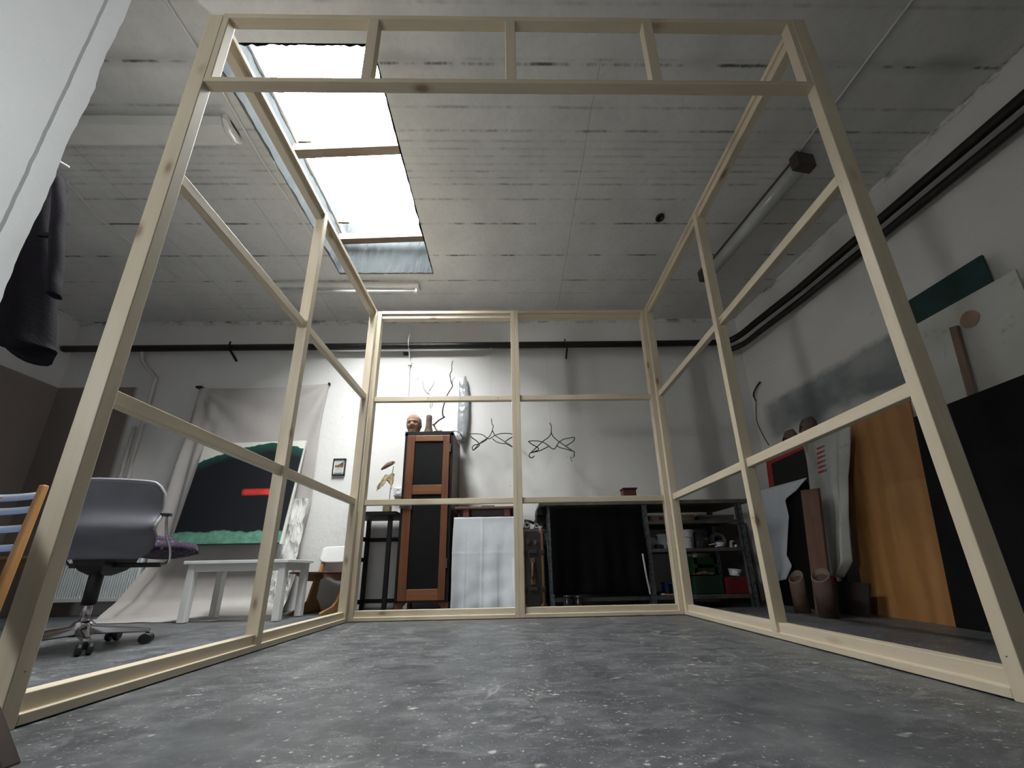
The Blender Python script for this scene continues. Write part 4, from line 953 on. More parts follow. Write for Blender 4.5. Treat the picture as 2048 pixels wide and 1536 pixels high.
# ------------------------------------------------------------------ workbench shelving
M_steel = plain('shelf_steel', (.17, .185, .20), .45, .55, var=.3, scale=25)
M_steeld = plain('shelf_board_grey', (.085, .08, .078), .6, .1, var=.25, scale=20)
M_top = plain('bench_top', (.12, .105, .085), .6, var=.4, scale=12)
bx0, bx1, by0, by1 = .235, 2.02, 2.92, 3.42
wb = W('workbench', 'long metal workbench shelving against the back wall in the right corner', 'workbench', (1.1, 3.2, 0))
wb.part(MB().box(bx0, bx1, by0 - .01, by1, .838, .872), 'worktop', M_top, bevel=.004)
for z0, y in ((.79, 2.96), (.735, 2.99)):
    wb.part(MB().box(.222 + (z0 < .76) * -.006, .30, y, y + .30, z0 - .02, z0 + .03), 'bearer', M_blk)
def upright(x, y, w=.046):
    b = MB().box(x, x + w, y, y + .004, 0, .836).box(x, x + .004, y, y + .04, 0, .836)
    o = wb.part(b, 'upright', M_steel)
    h = MB()
    for k in range(10):
        z = .06 + k * .08
        h.box(x + w * .3 - .004, x + w * .3 + .004, y - .0012, y + .001, z, z + .010)
        h.box(x + w * .72 - .004, x + w * .72 + .004, y - .0012, y + .001, z + .04, z + .050)
    hole = h.build('bolt_holes', M_black, o, off=-wb.loc)
for x, w in ((.300, .036), (1.098, .052), (1.925, .040)):
    upright(x, 2.93, w); upright(x, 3.37, w)
for x0, x1, zs in ((1.11, 1.955, (.700, .470, .100)), (.305, 1.11, (.100,))):
    for z in zs:
        wb.part(MB().box(x0, x1, 2.936, 3.39, z - .008, z).box(x0, x1, 2.934, 2.938, z - .028, z).box(x0, x1, 3.386, 3.39, z - .028, z), 'shelf', M_steeld)
wb.part(MB().box(1.03, 1.098, 2.94, 2.96, .455, .47), 'shelf_stub', M_steel)
bc = W('black_cloth', 'black cloth curtain covering the left half of the workbench', 'cloth', (.7, 2.92, 0))
bc.part(MB().grid(lambda u, v: (.322 + .775 * u - .006 * math.sin(v * 8) * (u > .9), 2.908 - .012 * math.sin(u * 14 + v) * v - .006 * math.sin(u * 37) * v, .832 - .700 * v - .012 * u * v), 60, 40), 'cloth', plain('cloth_black', (.003, .003, .0035), .95, var=.4, Specular_IOR_Level=.1), smooth=True, solid=.003)

# things lying on the worktop
zt = .872
M_redbrown = plain('box_redbrown', (.10, .028, .018), .55, var=.2)
q = W('wooden_box', 'small red-brown box standing at the back of the workbench top', 'box', (1.07, 3.2, zt))
q.part(MB().box(1.035, 1.155, 3.14, 3.22, zt, zt + .150), 'body', M_redbrown, bevel=.003)
q.part(MB().box(1.03, 1.165, 3.13, 3.23, zt + .150, zt + .163), 'lid', plain('lid_dark', (.03, .02, .018), .6), bevel=.003)
single(MB().lathe([(0, 0), (.011, 0), (.011, .19), (0, .19)], (.245, 3.0, zt + .0115), 10, Ry(90)), 'wooden_stick', M_beechx, 'short round wooden stick on the left end of the workbench top', 'stick', (.33, 3.0, zt), smooth=True)
sprl = MB().bar((.62, 2.96, zt + .013), (1.24, 2.97, zt + .013), .05, .025)
sl = W('spirit_level', 'yellow spirit level lying along the workbench top', 'level', (.95, 2.965, zt))
sl.part(MB().box(.74, 1.20, 2.95, 2.975, zt, zt + .026), 'body', plain('level_yellow', (.55, .27, .025), .45), bevel=.002)
for x in (.83, 1.02, 1.15): sl.part(MB().box(x - .022, x + .022, 2.945, 2.98, zt + .004, zt + .027), 'vial', plain('vial_%d' % int(x * 100), (.35, .10, .04) if x != .83 else (.75, .75, .72), .3), bevel=.002)
single(MB().box(.675, .735, 2.95, 2.98, zt, zt + .024), 'paint_tube', plain('tube_blue', (.03, .06, .20), .4), 'dark blue paint tube left of the yellow spirit level', 'tube', (.7, 2.96, zt), bevel=.008)
pw = W('paper_stack', 'stack of pale paper sheets on the left part of the workbench top', 'paper', (.55, 3.05, zt))
pw.part(MB().box(.42, .67, 2.96, 3.18, zt, zt + .012), 'sheets', M_paper)
pw.part(MB().box(.40, .60, 3.0, 3.2, zt + .012, zt + .020, Rz(6), (.5, 3.1, zt)), 'sheet', M_sheet)
single(MB().box(1.24, 1.50, 2.95, 3.15, zt, zt + .014), 'paper_pad', M_sheet, 'flat white pad on the workbench top right of the spirit level', 'paper', (1.35, 3.05, zt), bevel=.002)
single(MB().ball((.385, 2.99, zt + .016), .016, (1.4, .8, 1), 12, .3, 2), 'pliers', M_iron2, 'small dark metal tool beside the paper stack on the workbench', 'tool', (.385, 2.99, zt), smooth=True)

# upper shelf
z1 = .700
M_ply2 = wood('crate_wood', (.20, .12, .075), (.30, .19, .12), 0, 22, .6)
wc = W('wooden_crate', 'shallow wooden crate on the top shelf of the workbench', 'crate', (1.4, 3.05, z1))
wc.part(MB().box(1.19, 1.58, 2.99, 3.004, z1, z1 + .052).box(1.19, 1.58, 3.19, 3.204, z1, z1 + .052).box(1.19, 1.204, 3.0, 3.19, z1, z1 + .052).box(1.566, 1.58, 3.0, 3.19, z1, z1 + .052), 'side_boards', M_ply2, bevel=.002)
wc.part(MB().box(1.2, 1.57, 3.0, 3.19, z1, z1 + .006), 'bottom', M_ply2)
wc.part(MB().lathe([(.016, 0), (.018, .002), (0, .004)], (1.285, 2.99, z1 + .026), 14, Rx(90)), 'knot', M_redbrown)
gb = W('cardboard_box', 'flat grey-brown cardboard box at the right of the top shelf', 'box', (1.75, 3.1, z1))
gb.part(MB().box(1.62, 1.915, 2.98, 3.3, z1, z1 + .040), 'body', plain('card_grey', (.13, .11, .095), .8), bevel=.003)
gb.part(MB().box(1.617, 1.918, 2.975, 3.305, z1 + .030, z1 + .048), 'lid', plain('card_grey2', (.15, .125, .105), .8), bevel=.003)
single(MB().lathe([(.03, 0), (.046, .01), (.046, .045), (.035, .055), (0, .055)], (1.59 + .02, 3.24, z1), 18), 'tin', plain('tin_dark', (.05, .035, .025), .4, .4), 'round dark tin behind the crate on the top shelf', 'tin', (1.61, 3.24, z1), smooth=True)

# middle shelf
z2 = .470
M_bucket = plain('bucket_white', (.74, .76, .78), .4, var=.04)
bk = W('bucket', 'white lidded plastic bucket with black lettering on the middle shelf', 'bucket', (1.505, 3.07, z2))
c = (1.500, 3.07, z2)
bk.part(MB().lathe([(.066, 0), (.068, .004), (.080, .135), (.080, .138)], c, 32), 'body', M_bucket, smooth=True)
bk.part(MB().lathe([(.083, .136), (.085, .140), (.085, .156), (.080, .160), (0, .158)], c, 32), 'lid', M_bucket, smooth=True)
bk.part(MB().tube(spline([(c[0] - .080, c[1] - .012, z2 + .125), (c[0] - .05, c[1] - .068, z2 + .105), (c[0] + .02, c[1] - .082, z2 + .090), (c[0] + .072, c[1] - .03, z2 + .118)], 5), .0018, 6), 'handle', M_iron2, smooth=True)
bk.part(MB().lathe([(.009, 0), (.009, .004), (0, .005)], (c[0] + .060, c[1] - .052, z2 + .118), 12, Rx(90)), 'handle_boss', M_black)
me = text_mesh('GLASE', .026)
bm = bmesh.new(); bm.from_mesh(me)
for v in bm.verts:      # lettering climbs the curved wall of the bucket
    u, h = v.co.x, v.co.y; ang = math.radians(-58) - h / .075; r = .0685 + .011 * ((.014 + u) / .135) + .0006 + v.co.z
    v.co = V((r * math.cos(ang), r * math.sin(ang), .014 + u))
mt = MB(); mt.bm.free(); mt.bm = bm
o = mt.build('lettering', M_black, bk.o); o.location = V(c) - bk.loc
M_clear = NT('clear_plastic'); M_clear.col((.55, .57, .60)); M_clear.rough(.15); M_clear.set(Alpha=.42); M_clear = M_clear.m
M_smoke = NT('smoke_plastic'); M_smoke.col((.22, .22, .25)); M_smoke.rough(.15); M_smoke.set(Alpha=.55); M_smoke = M_smoke.m
for x, y, r, h, lab, mt_ in ((1.305, 3.05, .052, .120, 'clear plastic tub left of the white bucket', M_clear), (1.638, 3.10, .055, .145, 'smoky clear plastic tub right of the white bucket', M_smoke)):
    q = W('plastic_tub', lab, 'tub', (x, y, z2))
    q.part(MB().lathe([(r * .78, 0), (r * .8, .003), (r, h), (r * .96, h), (r * .77, .006), (0, .006)], (x, y, z2), 24), 'tub', mt_, smooth=True)
    q.part(MB().lathe([(r * .98, h - .012), (r * 1.06, h - .010), (r * 1.06, h + .004), (r * .9, h + .006), (0, h + .004)], (x, y, z2), 24), 'lid', mt_, smooth=True)
    q.part(MB().lathe([(0, .007), (r * .74, .007), (r * .80, .06), (r * .3, .075), (0, .07)], (x, y, z2), 18), 'contents', plain('contents_%d' % int(x * 100), (.16, .15, .155), .8))
q = W('plastic_container', 'tilted light grey plastic lid leaning on the post on the middle shelf', 'container', (1.2, 3.05, z2))
q.part(MB().lathe([(.050, 0), (.052, .004), (.050, .012), (.046, .006), (0, .006)], (1.205, 3.05, z2 + .056), 24, Rx(75) @ Ry(0)), 'lid', plain('lid_grey', (.35, .36, .38), .35), smooth=True)
single(MB().box(1.325, 1.362, 2.965, 3.0, z2, z2 + .058, Ry(-14), (1.34, 2.98, z2)), 'white_block', M_white, 'small white block at the front of the middle shelf beside the tub', 'block', (1.34, 2.98, z2), bevel=.003)
single(MB().bar((1.22, 3.12, z2 + .02), (1.27, 3.0, z2 + .02), .07, .04), 'dark_pouch', M_leath, 'dark pouch lying under the tilted lid on the middle shelf', 'pouch', (1.24, 3.05, z2), bevel=.012)
for a, b, lab in (((1.665, 2.99, z2 + .026), (1.715, 2.985, z2 + .034), 'white brush resting on a black block on the middle shelf'), ((1.70, 2.96, z2 + .008), (1.748, 2.955, z2 + .018), 'white stub in front of the abrasive wheel on the middle shelf')):
    single(MB().bar(a, b, .012, .010), 'white_stick', M_white, lab, 'stick', a, bevel=.003)
single(MB().box(1.66, 1.715, 2.97, 3.03, z2, z2 + .021), 'black_block', M_blk, 'black block under the white brush on the middle shelf', 'block', (1.68, 3.0, z2), bevel=.003)
single(MB().lathe([(.038, 0), (.060, .0), (.075, .014), (.075, .018), (.060, .032), (.038, .032), (.038, 0)], (1.862, 3.20, z2 + .0755), 32, Rx(78)), 'polishing_wheel', plain('wheel_felt', (.30, .28, .25), .9, var=.15, bump=.3), 'pale felt ring standing upright behind the patterned cup', 'wheel', (1.86, 3.2, z2), smooth=True)
cp = W('patterned_cup', 'small cup with blue rims and pink pattern on the middle shelf', 'cup', (1.765, 3.0, z2))
M_cup = NT('cup_pattern'); _v = M_cup.coord(); M_cup.col(M_cup.ramp(M_cup.voro(_v, 55, out='Color'), [(0, (.55, .30, .25)), (.5, (.70, .55, .45)), (1, (.60, .50, .65))])); M_cup.rough(.3); M_cup = M_cup.m
cp.part(MB().lathe([(.028, .004), (.036, .050), (.034, .050), (.026, .008), (0, .008)], (1.768, 3.0, z2), 24), 'body', M_cup, smooth=True)
M_blue = plain('rim_blue', (.03, .04, .35), .35)
cp.part(MB().lathe([(.035, .046), (.038, .049), (.038, .057), (.034, .057), (.034, .048)], (1.768, 3.0, z2), 24), 'rim', M_blue, smooth=True)
cp.part(MB().lathe([(.026, 0), (.030, .001), (.030, .008), (.0, .008)], (1.768, 3.0, z2), 24), 'base_ring', M_blue, smooth=True)
fg = W('figurine', 'small pale animal figurine at the right end of the middle shelf', 'figurine', (1.86, 3.0, z2))
fg.part(MB().loft([[(1.862 + dx + r * math.cos(a), 3.0 + r * math.sin(a), z2 + z) for a in [2 * math.pi * i / 12 for i in range(12)]] for z, r, dx in ((0, .014, 0), (.008, .015, 0), (.02, .011, 0), (.036, .011, 0), (.046, .013, .004), (.054, .012, .010), (.060, .006, .014))]), 'body', plain('figure_stone', (.42, .40, .38), .7), smooth=True)
fg.part(MB().tube([(1.862, 3.0, z2 + .05), (1.88, 2.995, z2 + .056), (1.892, 2.993, z2 + .052)], [.009, .006, .004], 8), 'snout', plain('figure_stone2', (.42, .40, .38), .7), smooth=True)
single(MB().lathe([(.009, 0), (.011, .012), (.011, .022), (.006, .024), (0, .024)], (1.892, 2.985, z2), 14), 'vial', M_cond, 'tiny pale bottle beside the figurine on the middle shelf', 'bottle', (1.892, 2.985, z2), smooth=True)
M_gp = plain('grey_board', (.085, .078, .072), .8, var=.15)
single(MB().box(1.90, 1.99, 3.400, 3.412, .13, .80).box(1.99, 2.30, 3.400, 3.412, .0, .72), 'grey_board', M_gp, 'grey board standing against the wall behind the right end of the shelves', 'board', (2.1, 3.4, 0))

# lower shelf
z3 = .100
M_green = plain('crate_green', (.012, .085, .028), .5, var=.15)
def crate(name, label, x0, x1, y0, y1, z0, h, mat, slots=True):
    q = W(name, label, 'crate', ((x0 + x1) / 2, (y0 + y1) / 2, z0)); t = .008
    q.part(MB().box(x0, x1, y0, y0 + t, z0, z0 + h * .40).box(x0, x1, y0, y0 + t, z0 + h * .62, z0 + h).box(x0, x0 + .03, y0, y0 + t, z0, z0 + h).box(x1 - .03, x1, y0, y0 + t, z0, z0 + h) if slots else MB().box(x0, x1, y0, y0 + t, z0, z0 + h), 'front_wall', mat, bevel=.002)
    q.part(MB().box(x0, x0 + t, y0 + t, y1, z0, z0 + h).box(x1 - t, x1, y0 + t, y1, z0, z0 + h).box(x0, x1, y1 - t, y1, z0, z0 + h), 'side_walls', mat, bevel=.002)
    q.part(MB().box(x0, x1, y0, y1, z0, z0 + .006), 'floor_panel', mat)
    return q
crate('plastic_crate', 'upper green slatted plastic crate on the lower shelf', 1.53, 1.73, 3.02, 3.32, .253, .14, M_green)
M_gdk = plain('crate_dark_green', (.010, .040, .022), .5, var=.15)
crate('plastic_crate', 'lower dark green crate under the brown lumps on the lower shelf', 1.50, 1.735, 2.99, 3.32, z3, .145, M_gdk, False)
for k, (x, r, h) in enumerate(((1.558, .026, .9), (1.608, .034, 1.), (1.665, .028, .8))):
    single(MB().ball((x, 3.035, .253 + r * h * .5), r, (1.25, .8, h * .62), 14, .35, k), 'clay_lump', M_clay, ('smallest brown clay lump at the left on the dark green crate', 'largest brown clay lump on the dark green crate', 'rightmost brown clay lump on the dark green crate')[k], 'clay', (x, 3.03, .25), 'clay lumps on the crate', smooth=True)
single(MB().ball((1.57, 3.06, .419), .030, (1, 1, .85), 16).tube([(1.54, 3.06, .419), (1.50, 3.07, .423)], [.015, .012], 10), 'light_bulb', plain('bulb_white', (.55, .50, .47), .25), 'pale bulb lying on the upper green crate', 'bulb', (1.57, 3.06, .393), smooth=True)
crate('toolbox', 'dark red plastic crate at the right end of the lower shelf', 1.755, 1.945, 2.97, 3.30, z3, .125, plain('crate_red', (.13, .008, .012), .5, var=.15), False)
single(MB().box(1.775, 1.93, 2.985, 3.25, .2255, .232), 'tray', plain('tray_dark', (.06, .035, .033), .6), 'flat dark tray covering the red crate', 'tray', (1.85, 3.1, .226), bevel=.002)
bw = W('white_tub', 'white plastic tub with a scribble standing tilted on the red crate', 'tub', (1.86, 3.02, .232))
Rb = Ry(8)
bw.part(MB().lathe([(.036, .002), (.038, .004), (.047, .052), (.044, .052), (.034, .008), (0, .008)], (1.86, 3.02, .238), 28, Rb), 'tub', M_bucket, smooth=True)
bw.part(MB().lathe([(.046, .046), (.050, .048), (.050, .056), (.045, .057), (.045, .048)], (1.86, 3.02, .238), 28, Rb), 'rim', M_bucket, smooth=True)
me = text_mesh('Gw', .024); bm = bmesh.new(); bm.from_mesh(me)
for v in bm.verts:
    u, h = v.co.x, v.co.y; ang = math.radians(-88) + u / .043; r = .0395 + .009 * ((.018 + h) / .052) + .0006 + v.co.z
    v.co = Rb @ V((r * math.cos(ang), r * math.sin(ang), .018 + h))
mt = MB(); mt.bm.free(); mt.bm = bm
o = mt.build('scribble', M_black, bw.o); o.location = V((1.86, 3.02, .238)) - bw.loc
M_bluep = plain('blue_plastic', (.02, .045, .17), .45)
q = W('blue_stand', 'small dark blue plastic stand on the lower shelf', 'stand', (1.31, 3.06, z3))
q.part(MB().box(1.270, 1.292, 3.02, 3.10, z3, z3 + .085), 'leg', M_bluep, bevel=.003); q.part(MB().box(1.335, 1.352, 3.02, 3.10, z3, z3 + .085), 'leg', M_bluep, bevel=.003)
q.part(MB().box(1.266, 1.356, 3.015, 3.105, z3 + .085, z3 + .10), 'top', M_bluep, bevel=.003)
single(MB().ball((1.44, 3.16, z3 + .085), .085, (.62, .6, 1.0), 16, .3, 6), 'blue_bag', plain('bag_navy', (.012, .02, .075), .6, bump=.4, bscale=30), 'navy blue bag slumped beside the green crates', 'bag', (1.44, 3.16, z3), smooth=True)
q = W('brush', 'long pale brush lying along the front of the lower shelf', 'brush', (1.28, 2.965, z3))
q.part(MB().box(1.235, 1.40, 2.958, 2.972, z3 + .001, z3 + .013), 'handle', M_beechx, bevel=.003)
q.part(MB().ball((1.217, 2.965, z3 + .010), .010, (2.0, 1.0, .9), 12), 'bristles', plain('bristle', (.50, .48, .45), .9), smooth=True)
for x0, z0, x1, z1_ in ((1.42, .14, 1.452, .165), (1.405, .118, 1.43, .122)):
    pass
M_jar = plain('dark_jar', (.018, .014, .014), .2, var=.3, Specular_IOR_Level=.7)
for x, r, h, lab in ((.43, .040, .118, 'wider dark glass jar in front of the bench left end'), (.513, .034, .112, 'narrower dark glass jar beside the wider one')):
    q = W('jar', lab, 'jar', (x, 2.87, 0), 'dark jars in front of the bench')
    q.part(MB().lathe([(r * .9, 0), (r, .006), (r, h * .78), (r * .8, h * .9), (r * .8, h), (0, h)], (x, 2.86, 0), 22), 'glass', M_jar, smooth=True)
    q.part(MB().lathe([(r * .84, h * .93), (r * .88, h * .94), (r * .88, h * 1.06), (0, h * 1.07)], (x, 2.86, 0), 22), 'lid', M_iron2, smooth=True)
q = W('foam_strip', 'bent pale strip hanging beside the black cloth at the middle post', 'strip', (1.07, 2.92, .13))
q.part(MB().tube(spline([(1.062, 2.898, .43), (1.066, 2.893, .34), (1.072, 2.893, .25), (1.085, 2.898, .16), (1.09, 2.905, .118)], 5), .008, 8), 'strip', plain('strip_grey', (.40, .40, .39), .7), smooth=True)
# ------------------------------------------------------------------ boards and rolls stacked along the right wall
def leaned(y0, y1, xb0, xb1, xt0, xt1, h0, h1, th, z0=0):   # a sheet leaning to +x; b bottom, t top, 0 far end, 1 near end
    return MB().hexa([(xb1, y1, z0), (xb0, y0, z0), (xb0 + th, y0, z0), (xb1 + th, y1, z0), (xt1, y1, h1), (xt0, y0, h0), (xt0 + th, y0, h0), (xt1 + th, y1, h1)])
M_plyw = NT('plywood')
_v = M_plyw.coord((1, 1.0, .16)); _g = M_plyw.noise(_v, 6.5, 5, .55, 1.6)
_w = M_plyw.new('ShaderNodeTexWave'); _w.inputs['Scale'].default_value = 2.6; _w.inputs['Distortion'].default_value = 9; _w.inputs['Detail'].default_value = 3; _w.inputs['Detail Scale'].default_value = 1.2
_w.bands_direction = 'Y'; M_plyw.link(M_plyw.coord((1, 1, .22)), _w.inputs['Vector'])
_c = M_plyw.ramp(_w.outputs[1], [(.15, (.34, .160, .052)), (.5, (.385, .19, .066)), (.9, (.41, .21, .075))])
M_plyw.col(M_plyw.mix(M_plyw.ramp(_g, [(.45, 0.), (.8, .45)]), _c, (.25, .10, .03))); M_plyw.rough(.5); M_plyw = M_plyw.m
M_bboard = plain('black_board', (.0075, .0068, .008), .75, var=.25, Specular_IOR_Level=.15)
M_wboard = NT('white_board')
_v = M_wboard.coord(); _n = M_wboard.noise(_v, 3, 5); _s = M_wboard.noise(_v, 8, 4, .6)
_c = M_wboard.ramp(_n, [(.3, (.56, .56, .53)), (.7, (.66, .66, .63))]); M_wboard.col(M_wboard.mix(M_wboard.ramp(_s, [(.62, 0.), (.72, .55)]), _c, (.30, .29, .25))); M_wboard.rough(.6); M_wboard = M_wboard.m
M_greenb = plain('green_board', (.010, .042, .040), .55, var=.15)
M_dbrown = plain('dark_brown_board', (.045, .032, .032), .7)
ply = single(leaned(2.45, 1.89, 2.35, 2.27, 2.46, 2.42, 1.375, 1.355, .012), 'plywood_sheet', M_plyw, 'orange-brown plywood sheet leaning on the right wall with strong grain', 'board', (2.3, 2.17, 0))
single(leaned(1.885, .80, 2.248, 2.06, 2.392, 2.33, 1.152, 1.14, .010), 'black_board', M_bboard, 'large black board leaning in front of the plywood sheet', 'board', (2.2, 1.4, 0))
wbd = W('white_board', 'stained white board behind the large black board on the right wall', 'board', (2.7, 1.74, 0))
wbd.part(leaned(1.985, 1.505, 2.66, 2.66, 2.752, 2.752, 1.872, 1.845, .012), 'sheet', M_wboard)
wbd.part(MB().lathe([(0, 0), (.042, 0), (.042, .0015), (0, .0015)], (2.7365, 1.728, 1.71), 24, Ry(-90), sx=1.25), 'tan_patch', plain('patch_tan', (.42, .29, .22), .8))
single(leaned(2.02, 1.62, 2.70, 2.70, 2.782, 2.80, 2.085, 2.075, .022), 'green_board', M_greenb, 'dark green board showing above the white board', 'board', (2.75, 1.82, 0), bevel=.012)
single(leaned(1.49, 1.25, 2.70, 2.70, 2.80, 2.80, 1.83, 1.81, .02), 'brown_board', M_dbrown, 'dark brown board at the right edge beside the white board', 'board', (2.72, 1.38, 0))
stk = W('wooden_batten', 'brown wooden batten with two pegs leaning on the white board', 'batten', (2.66, 1.79, 1.1))
M_batt = wood('batten_brown', (.20, .125, .09), (.29, .19, .14), 2, 26, .6)
stk.part(MB().hexa([(2.585, 1.82, 0), (2.585, 1.855, 0), (2.607, 1.855, 0), (2.607, 1.82, 0), (2.715, 1.778, 1.705), (2.715, 1.812, 1.715), (2.737, 1.812, 1.715), (2.737, 1.778, 1.705)]), 'batten', M_batt, bevel=.002)
for z, y in ((1.55, 1.822), (1.42, 1.826)): stk.part(MB().tube([(2.615 + .076 * z, y - .012, z), (2.615 + .076 * z, y + .010, z)], .008, 10), 'peg', M_batt, smooth=True)
# brown hides / rolls standing in the back corner
M_hide = plain('hide_brown', (.15, .105, .085), .85, var=.35, scale=10, bump=.4)
for k, (x, y, r, h, lab) in enumerate(((2.57, 2.975, .075, 1.52, 'brown paper roll further back in the right corner'), (2.60, 2.80, .085, 1.56, 'thicker brown paper roll with rounded top behind the spotted sheet'))):
    q = W('paper_roll', lab, 'roll', (x, y, 0), 'brown rolls in the right corner')
    prof = [(r, 0), (r, h * .5), (r * 1.02, h * .9), (r * .92, h * .965), (r * .6, h * .995), (.01, h)]
    q.part(MB().loft([[(x - .10 + .10 * (z / h) + rr * .55 * math.cos(a), y + rr * math.sin(a) * (1 + .06 * mnoise.noise(V((z * 4, a, k)))), z) for a in [2 * math.pi * i / 20 for i in range(20)]] for rr, z in prof]), 'roll', M_hide, smooth=True)
    q.part(MB().tube([(x - .04, y - .02, h * .93), (x - .05, y + .02, h * .955), (x - .045, y + .05, h * .93)], .006, 6), 'binding', M_leath, smooth=True)
# red-edged canvas
rcv = W('red_canvas', 'canvas with red border and black centre in the right back corner', 'painting', (2.45, 3.0, 0))
rcv.part(leaned(3.19, 2.62, 2.36, 2.30, 2.46, 2.40, 1.29, 1.285, .022), 'canvas', plain('canvas_red', (.38, .022, .016), .6, var=.2))
rcv.part(leaned(3.10, 2.625, 2.352, 2.302, 2.436, 2.388, 1.235, 1.232, .003, .12), 'black_field', plain('canvas_black', (.006, .006, .006), .7))
# light cloth on a dark board in front of it
single(leaned(3.19, 2.66, 2.26, 2.23, 2.36, 2.33, .965, .955, .02), 'dark_board', M_bboard, 'dark board under the light cloth beside the shelving end', 'board', (2.3, 2.9, 0))
M_lcl = plain('light_cloth', (.60, .63, .70), .85, var=.05, bump=.2, bscale=30)
def lcloth(u, v):
    z = .992 - .02 * u - v * (.985 - .985 * .16 - .06 * u)
    y0 = 3.20 - .02 * v
    y1 = pl(((0, 2.60), (.10, 2.72), (.16, 2.845), (.35, 2.825), (.75, 2.90), (.86, 2.86), (1, 2.945)), v) if u > 0 else 0
    y = y0 + (y1 - y0) * u
    x = 2.225 + .095 * (z / .96) + .012 * math.sin(u * 11 + v * 2) * v - .02
    return (x, y, z)
lc = W('light_cloth', 'bluish white cloth hanging over the dark board by the shelving', 'cloth', (2.25, 2.9, .1))
lc.part(MB().grid(lcloth, 40, 40), 'cloth', M_lcl, smooth=True, solid=.003)
# spotted sheet with red bars
def mat_spotted():
    m = NT('spotted_sheet'); v = m.coord(); X, Y, Z = m.sep(v)
    n = m.noise(v, 4, 5)
    c = m.ramp(n, [(.3, (.37, .38, .37)), (.7, (.50, .51, .49))])
    c = m.mix(m.ramp(m.noise(v, 9, 4, .7), [(.60, 0.), (.72, .6)]), c, (.14, .145, .135))
    d = m.voro(v, 26); c = m.mix(m.math('MULTIPLY', m.ramp(d, [(.12, .8), (.2, 0.)]), m.ramp(m.noise(v, 3, 2), [(.55, 0.), (.6, 1.)])), c, (.10, .105, .10))
    # ladder of red bars with dark ends
    Z = m.math('ADD', Z, .25); Y = m.math('ADD', Y, 2.42)
    zi = m.math('FRACT', m.math('MULTIPLY', Z, 1 / .0375))
    bar = m.math('MULTIPLY', m.math('LESS_THAN', zi, .46), m.math('MULTIPLY', m.math('GREATER_THAN', Z, .955), m.math('LESS_THAN', Z, 1.195)))
    jy = m.math('ADD', Y, m.math('MULTIPLY', m.math('SUBTRACT', m.noise(m.coord((1, 1, 8)), 5, 3), .5), .05))
    red = m.math('MULTIPLY', bar, m.math('MULTIPLY', m.math('GREATER_THAN', jy, 2.455), m.math('LESS_THAN', jy, 2.505)))
    drk = m.math('MULTIPLY', bar, m.math('MULTIPLY', m.math('GREATER_THAN', jy, 2.425), m.math('LESS_THAN', jy, 2.456)))
    c = m.mix(m.math('MULTIPLY', drk, .8), c, (.09, .10, .09)); c = m.mix(red, c, (.50, .02, .045))
    m.col(c); m.rough(.8); m.bump(n, .3, .01); return m.m
def spot(u, v):
    z = 1.275 - .03 * u - v * (1.03 - .02 * u)
    yl = pl(((0, 2.62), (.35, 2.60), (1, 2.52)), v); yr = pl(((0, 2.20), (.12, 2.22), (.35, 2.28), (.7, 2.30), (.9, 2.32), (1, 2.40)), v)
    y = yl + (yr - yl) * u
    x = 2.19 + .16 * (z / 1.25) - .05 * math.exp(-((u - .88) / .10) ** 2) * (.4 + v) - .035 * math.exp(-((u - .62) / .07) ** 2) * v + .008 * math.sin(v * 9 + u * 5)
    return (x, y, z)
ss = W('spotted_sheet', 'grey spotted sheet with a ladder of red bars left of the plywood', 'sheet', (2.25, 2.42, .25))
ss.part(MB().grid(spot, 50, 50), 'sheet', mat_spotted(), smooth=True, solid=.003)
ss.part(MB().box(2.345, 2.36, 2.585, 2.61, .2, 1.25), 'backing_strip', plain('strip_wood', (.30, .28, .25), .7))
single(leaned(2.86, 2.30, 2.20, 2.18, 2.25, 2.24, 1.02, .55, .012), 'cardboard_sheet', plain('card_dark', (.028, .025, .028), .8), 'very dark sheet behind the reddish plank', 'board', (2.2, 2.6, 0)) if False else None
single(leaned(2.535, 2.27, 2.20, 2.18, 2.25, 2.24, .20, .20, .012), 'cardboard_sheet', plain('card_dark', (.022, .013, .011), .8), 'low dark brown card behind the cardboard tube beside the plywood', 'board', (2.2, 2.4, 0))
# plank and cardboard tubes
M_plank = wood('plank_redbrown', (.115, .055, .04), (.18, .09, .065), 2, 20, .6)
single(MB().hexa([(2.02, 2.34, 0), (2.02, 2.47, 0), (2.04, 2.47, 0), (2.04, 2.34, 0), (2.16, 2.378, .84), (2.16, 2.525, .855), (2.18, 2.525, .855), (2.18, 2.378, .84)]), 'plank', M_plank, 'reddish brown plank leaning in front of the spotted sheet', 'plank', (2.05, 2.4, 0), bevel=.003)
M_card = plain('cardboard', (.085, .048, .034), .85, var=.2, scale=12)
M_cardl = plain('cardboard_edge', (.20, .155, .125), .85)
def tube_box(label, x, y, w, h, tilt):
    q = W('cardboard_tube', label, 'tube', (x, y, 0), 'cardboard tubes by the right wall')
    ring = lambda z, k=1.: [(x + .30 * z * tilt + .045 * k * math.cos(a), y + w * k * math.sin(a) + .02 * z, z + (.02 * math.sin(a) + .035 * math.cos(a) if z > .1 else 0)) for a in [2 * math.pi * i / 20 for i in range(20)]]
    q.part(MB().loft([ring(0), ring(h * .5), ring(h)], cap=False), 'tube_wall', M_card, smooth=True, solid=.006)
    q.part(MB().loft([ring(h - .03, .97), ring(h + .004, 1.03), ring(h + .008, .93), ring(h - .03, .90)], cap=False), 'torn_rim', M_cardl)
tube_box('open cardboard tube with a torn oval mouth in front of the plank', 1.965, 2.30, .050, .25, .1)
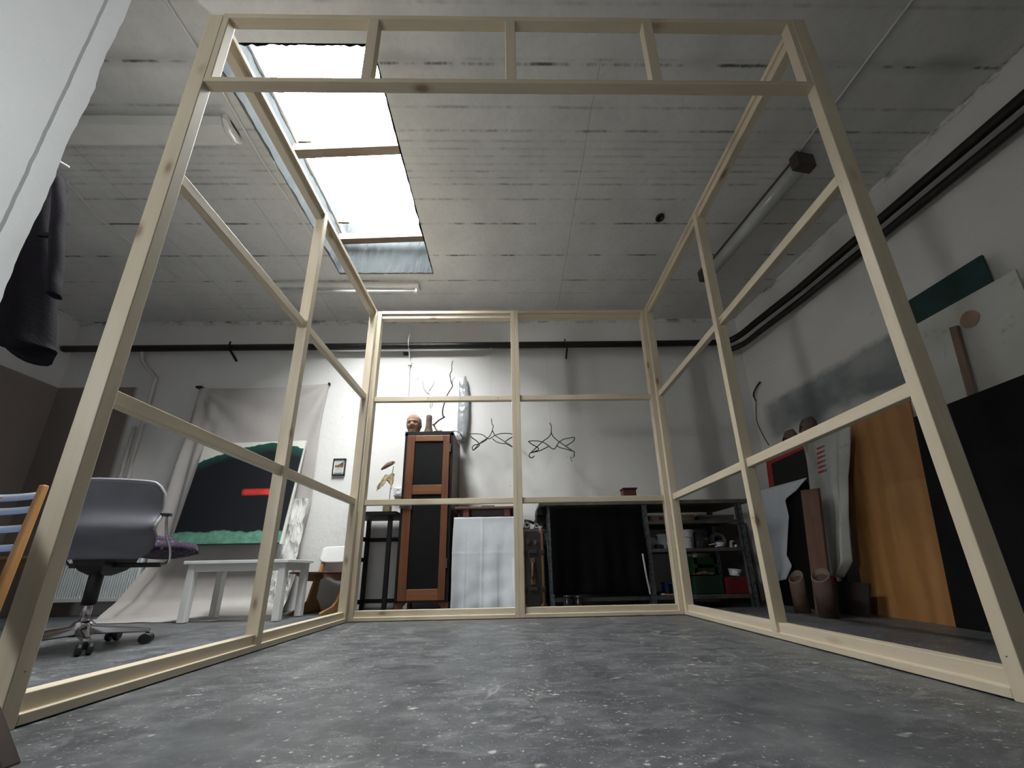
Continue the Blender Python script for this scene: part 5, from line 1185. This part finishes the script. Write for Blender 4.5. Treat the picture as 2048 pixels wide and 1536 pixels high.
tube_box('narrower cardboard tube under the edge of the light cloth', 2.005, 2.555, .038, .235, .1)
# ------------------------------------------------------------------ daylight and camera
w = bpy.data.worlds.new('sky'); S.world = w; w.use_nodes = True
bgd = w.node_tree.nodes['Background']; bgd.inputs[0].default_value = (1.0, .972, .965, 1); bgd.inputs[1].default_value = SKY
for sx, sy, loc, rot in ((SK[1] - SK[0], SK[3] - SK[2], ((SK[0] + SK[1]) / 2, (SK[2] + SK[3]) / 2, ZC + .70), (0, 0, 0)),
                         (WX1 - WX0, WZ1 - WZ0, ((WX0 + WX1) / 2, YF - .11, (WZ0 + WZ1) / 2), (math.radians(90), 0, 0))):
    l = bpy.data.lights.new('sky_portal', 'AREA'); l.shape = 'RECTANGLE'; l.size = sx; l.size_y = sy
    l.cycles.is_portal = True
    o = bpy.data.objects.new('sky_portal', l); COL.objects.link(o); o.location = loc; o.rotation_euler = rot
f, pit, rol, yaw, pcx, pcy = 701.3047, .2634, -.0197, .0201, 1034.7943, 949.9465
fwd_ = V((math.sin(yaw) * math.cos(pit), math.cos(yaw) * math.cos(pit), math.sin(pit)))
rt = V((math.cos(yaw), -math.sin(yaw), 0)); up = rt.cross(fwd_)
r2 = rt * math.cos(rol) + up * math.sin(rol); u2 = -rt * math.sin(rol) + up * math.cos(rol)
cam = bpy.data.cameras.new('camera'); co = bpy.data.objects.new('camera', cam); COL.objects.link(co)
cam.sensor_fit = 'HORIZONTAL'; cam.sensor_width = 36; cam.lens = f / 2048 * 36
cam.shift_x = (1024 - pcx) / 2048; cam.shift_y = (pcy - 768) / 2048; cam.clip_start = .01
M4 = Matrix((r2, u2, -fwd_)).transposed().to_4x4(); M4.translation = V((0, 0, .3256)); co.matrix_world = M4
S.camera = co
S.view_settings.view_transform = 'Standard'; S.view_settings.look = 'None'; S.view_settings.gamma = 1; S.view_settings.use_curve_mapping = False
S.view_settings.exposure = EXPO
S.cycles.use_denoising = True
S.cycles.max_bounces = 10; S.cycles.diffuse_bounces = 7; S.cycles.transparent_max_bounces = 12
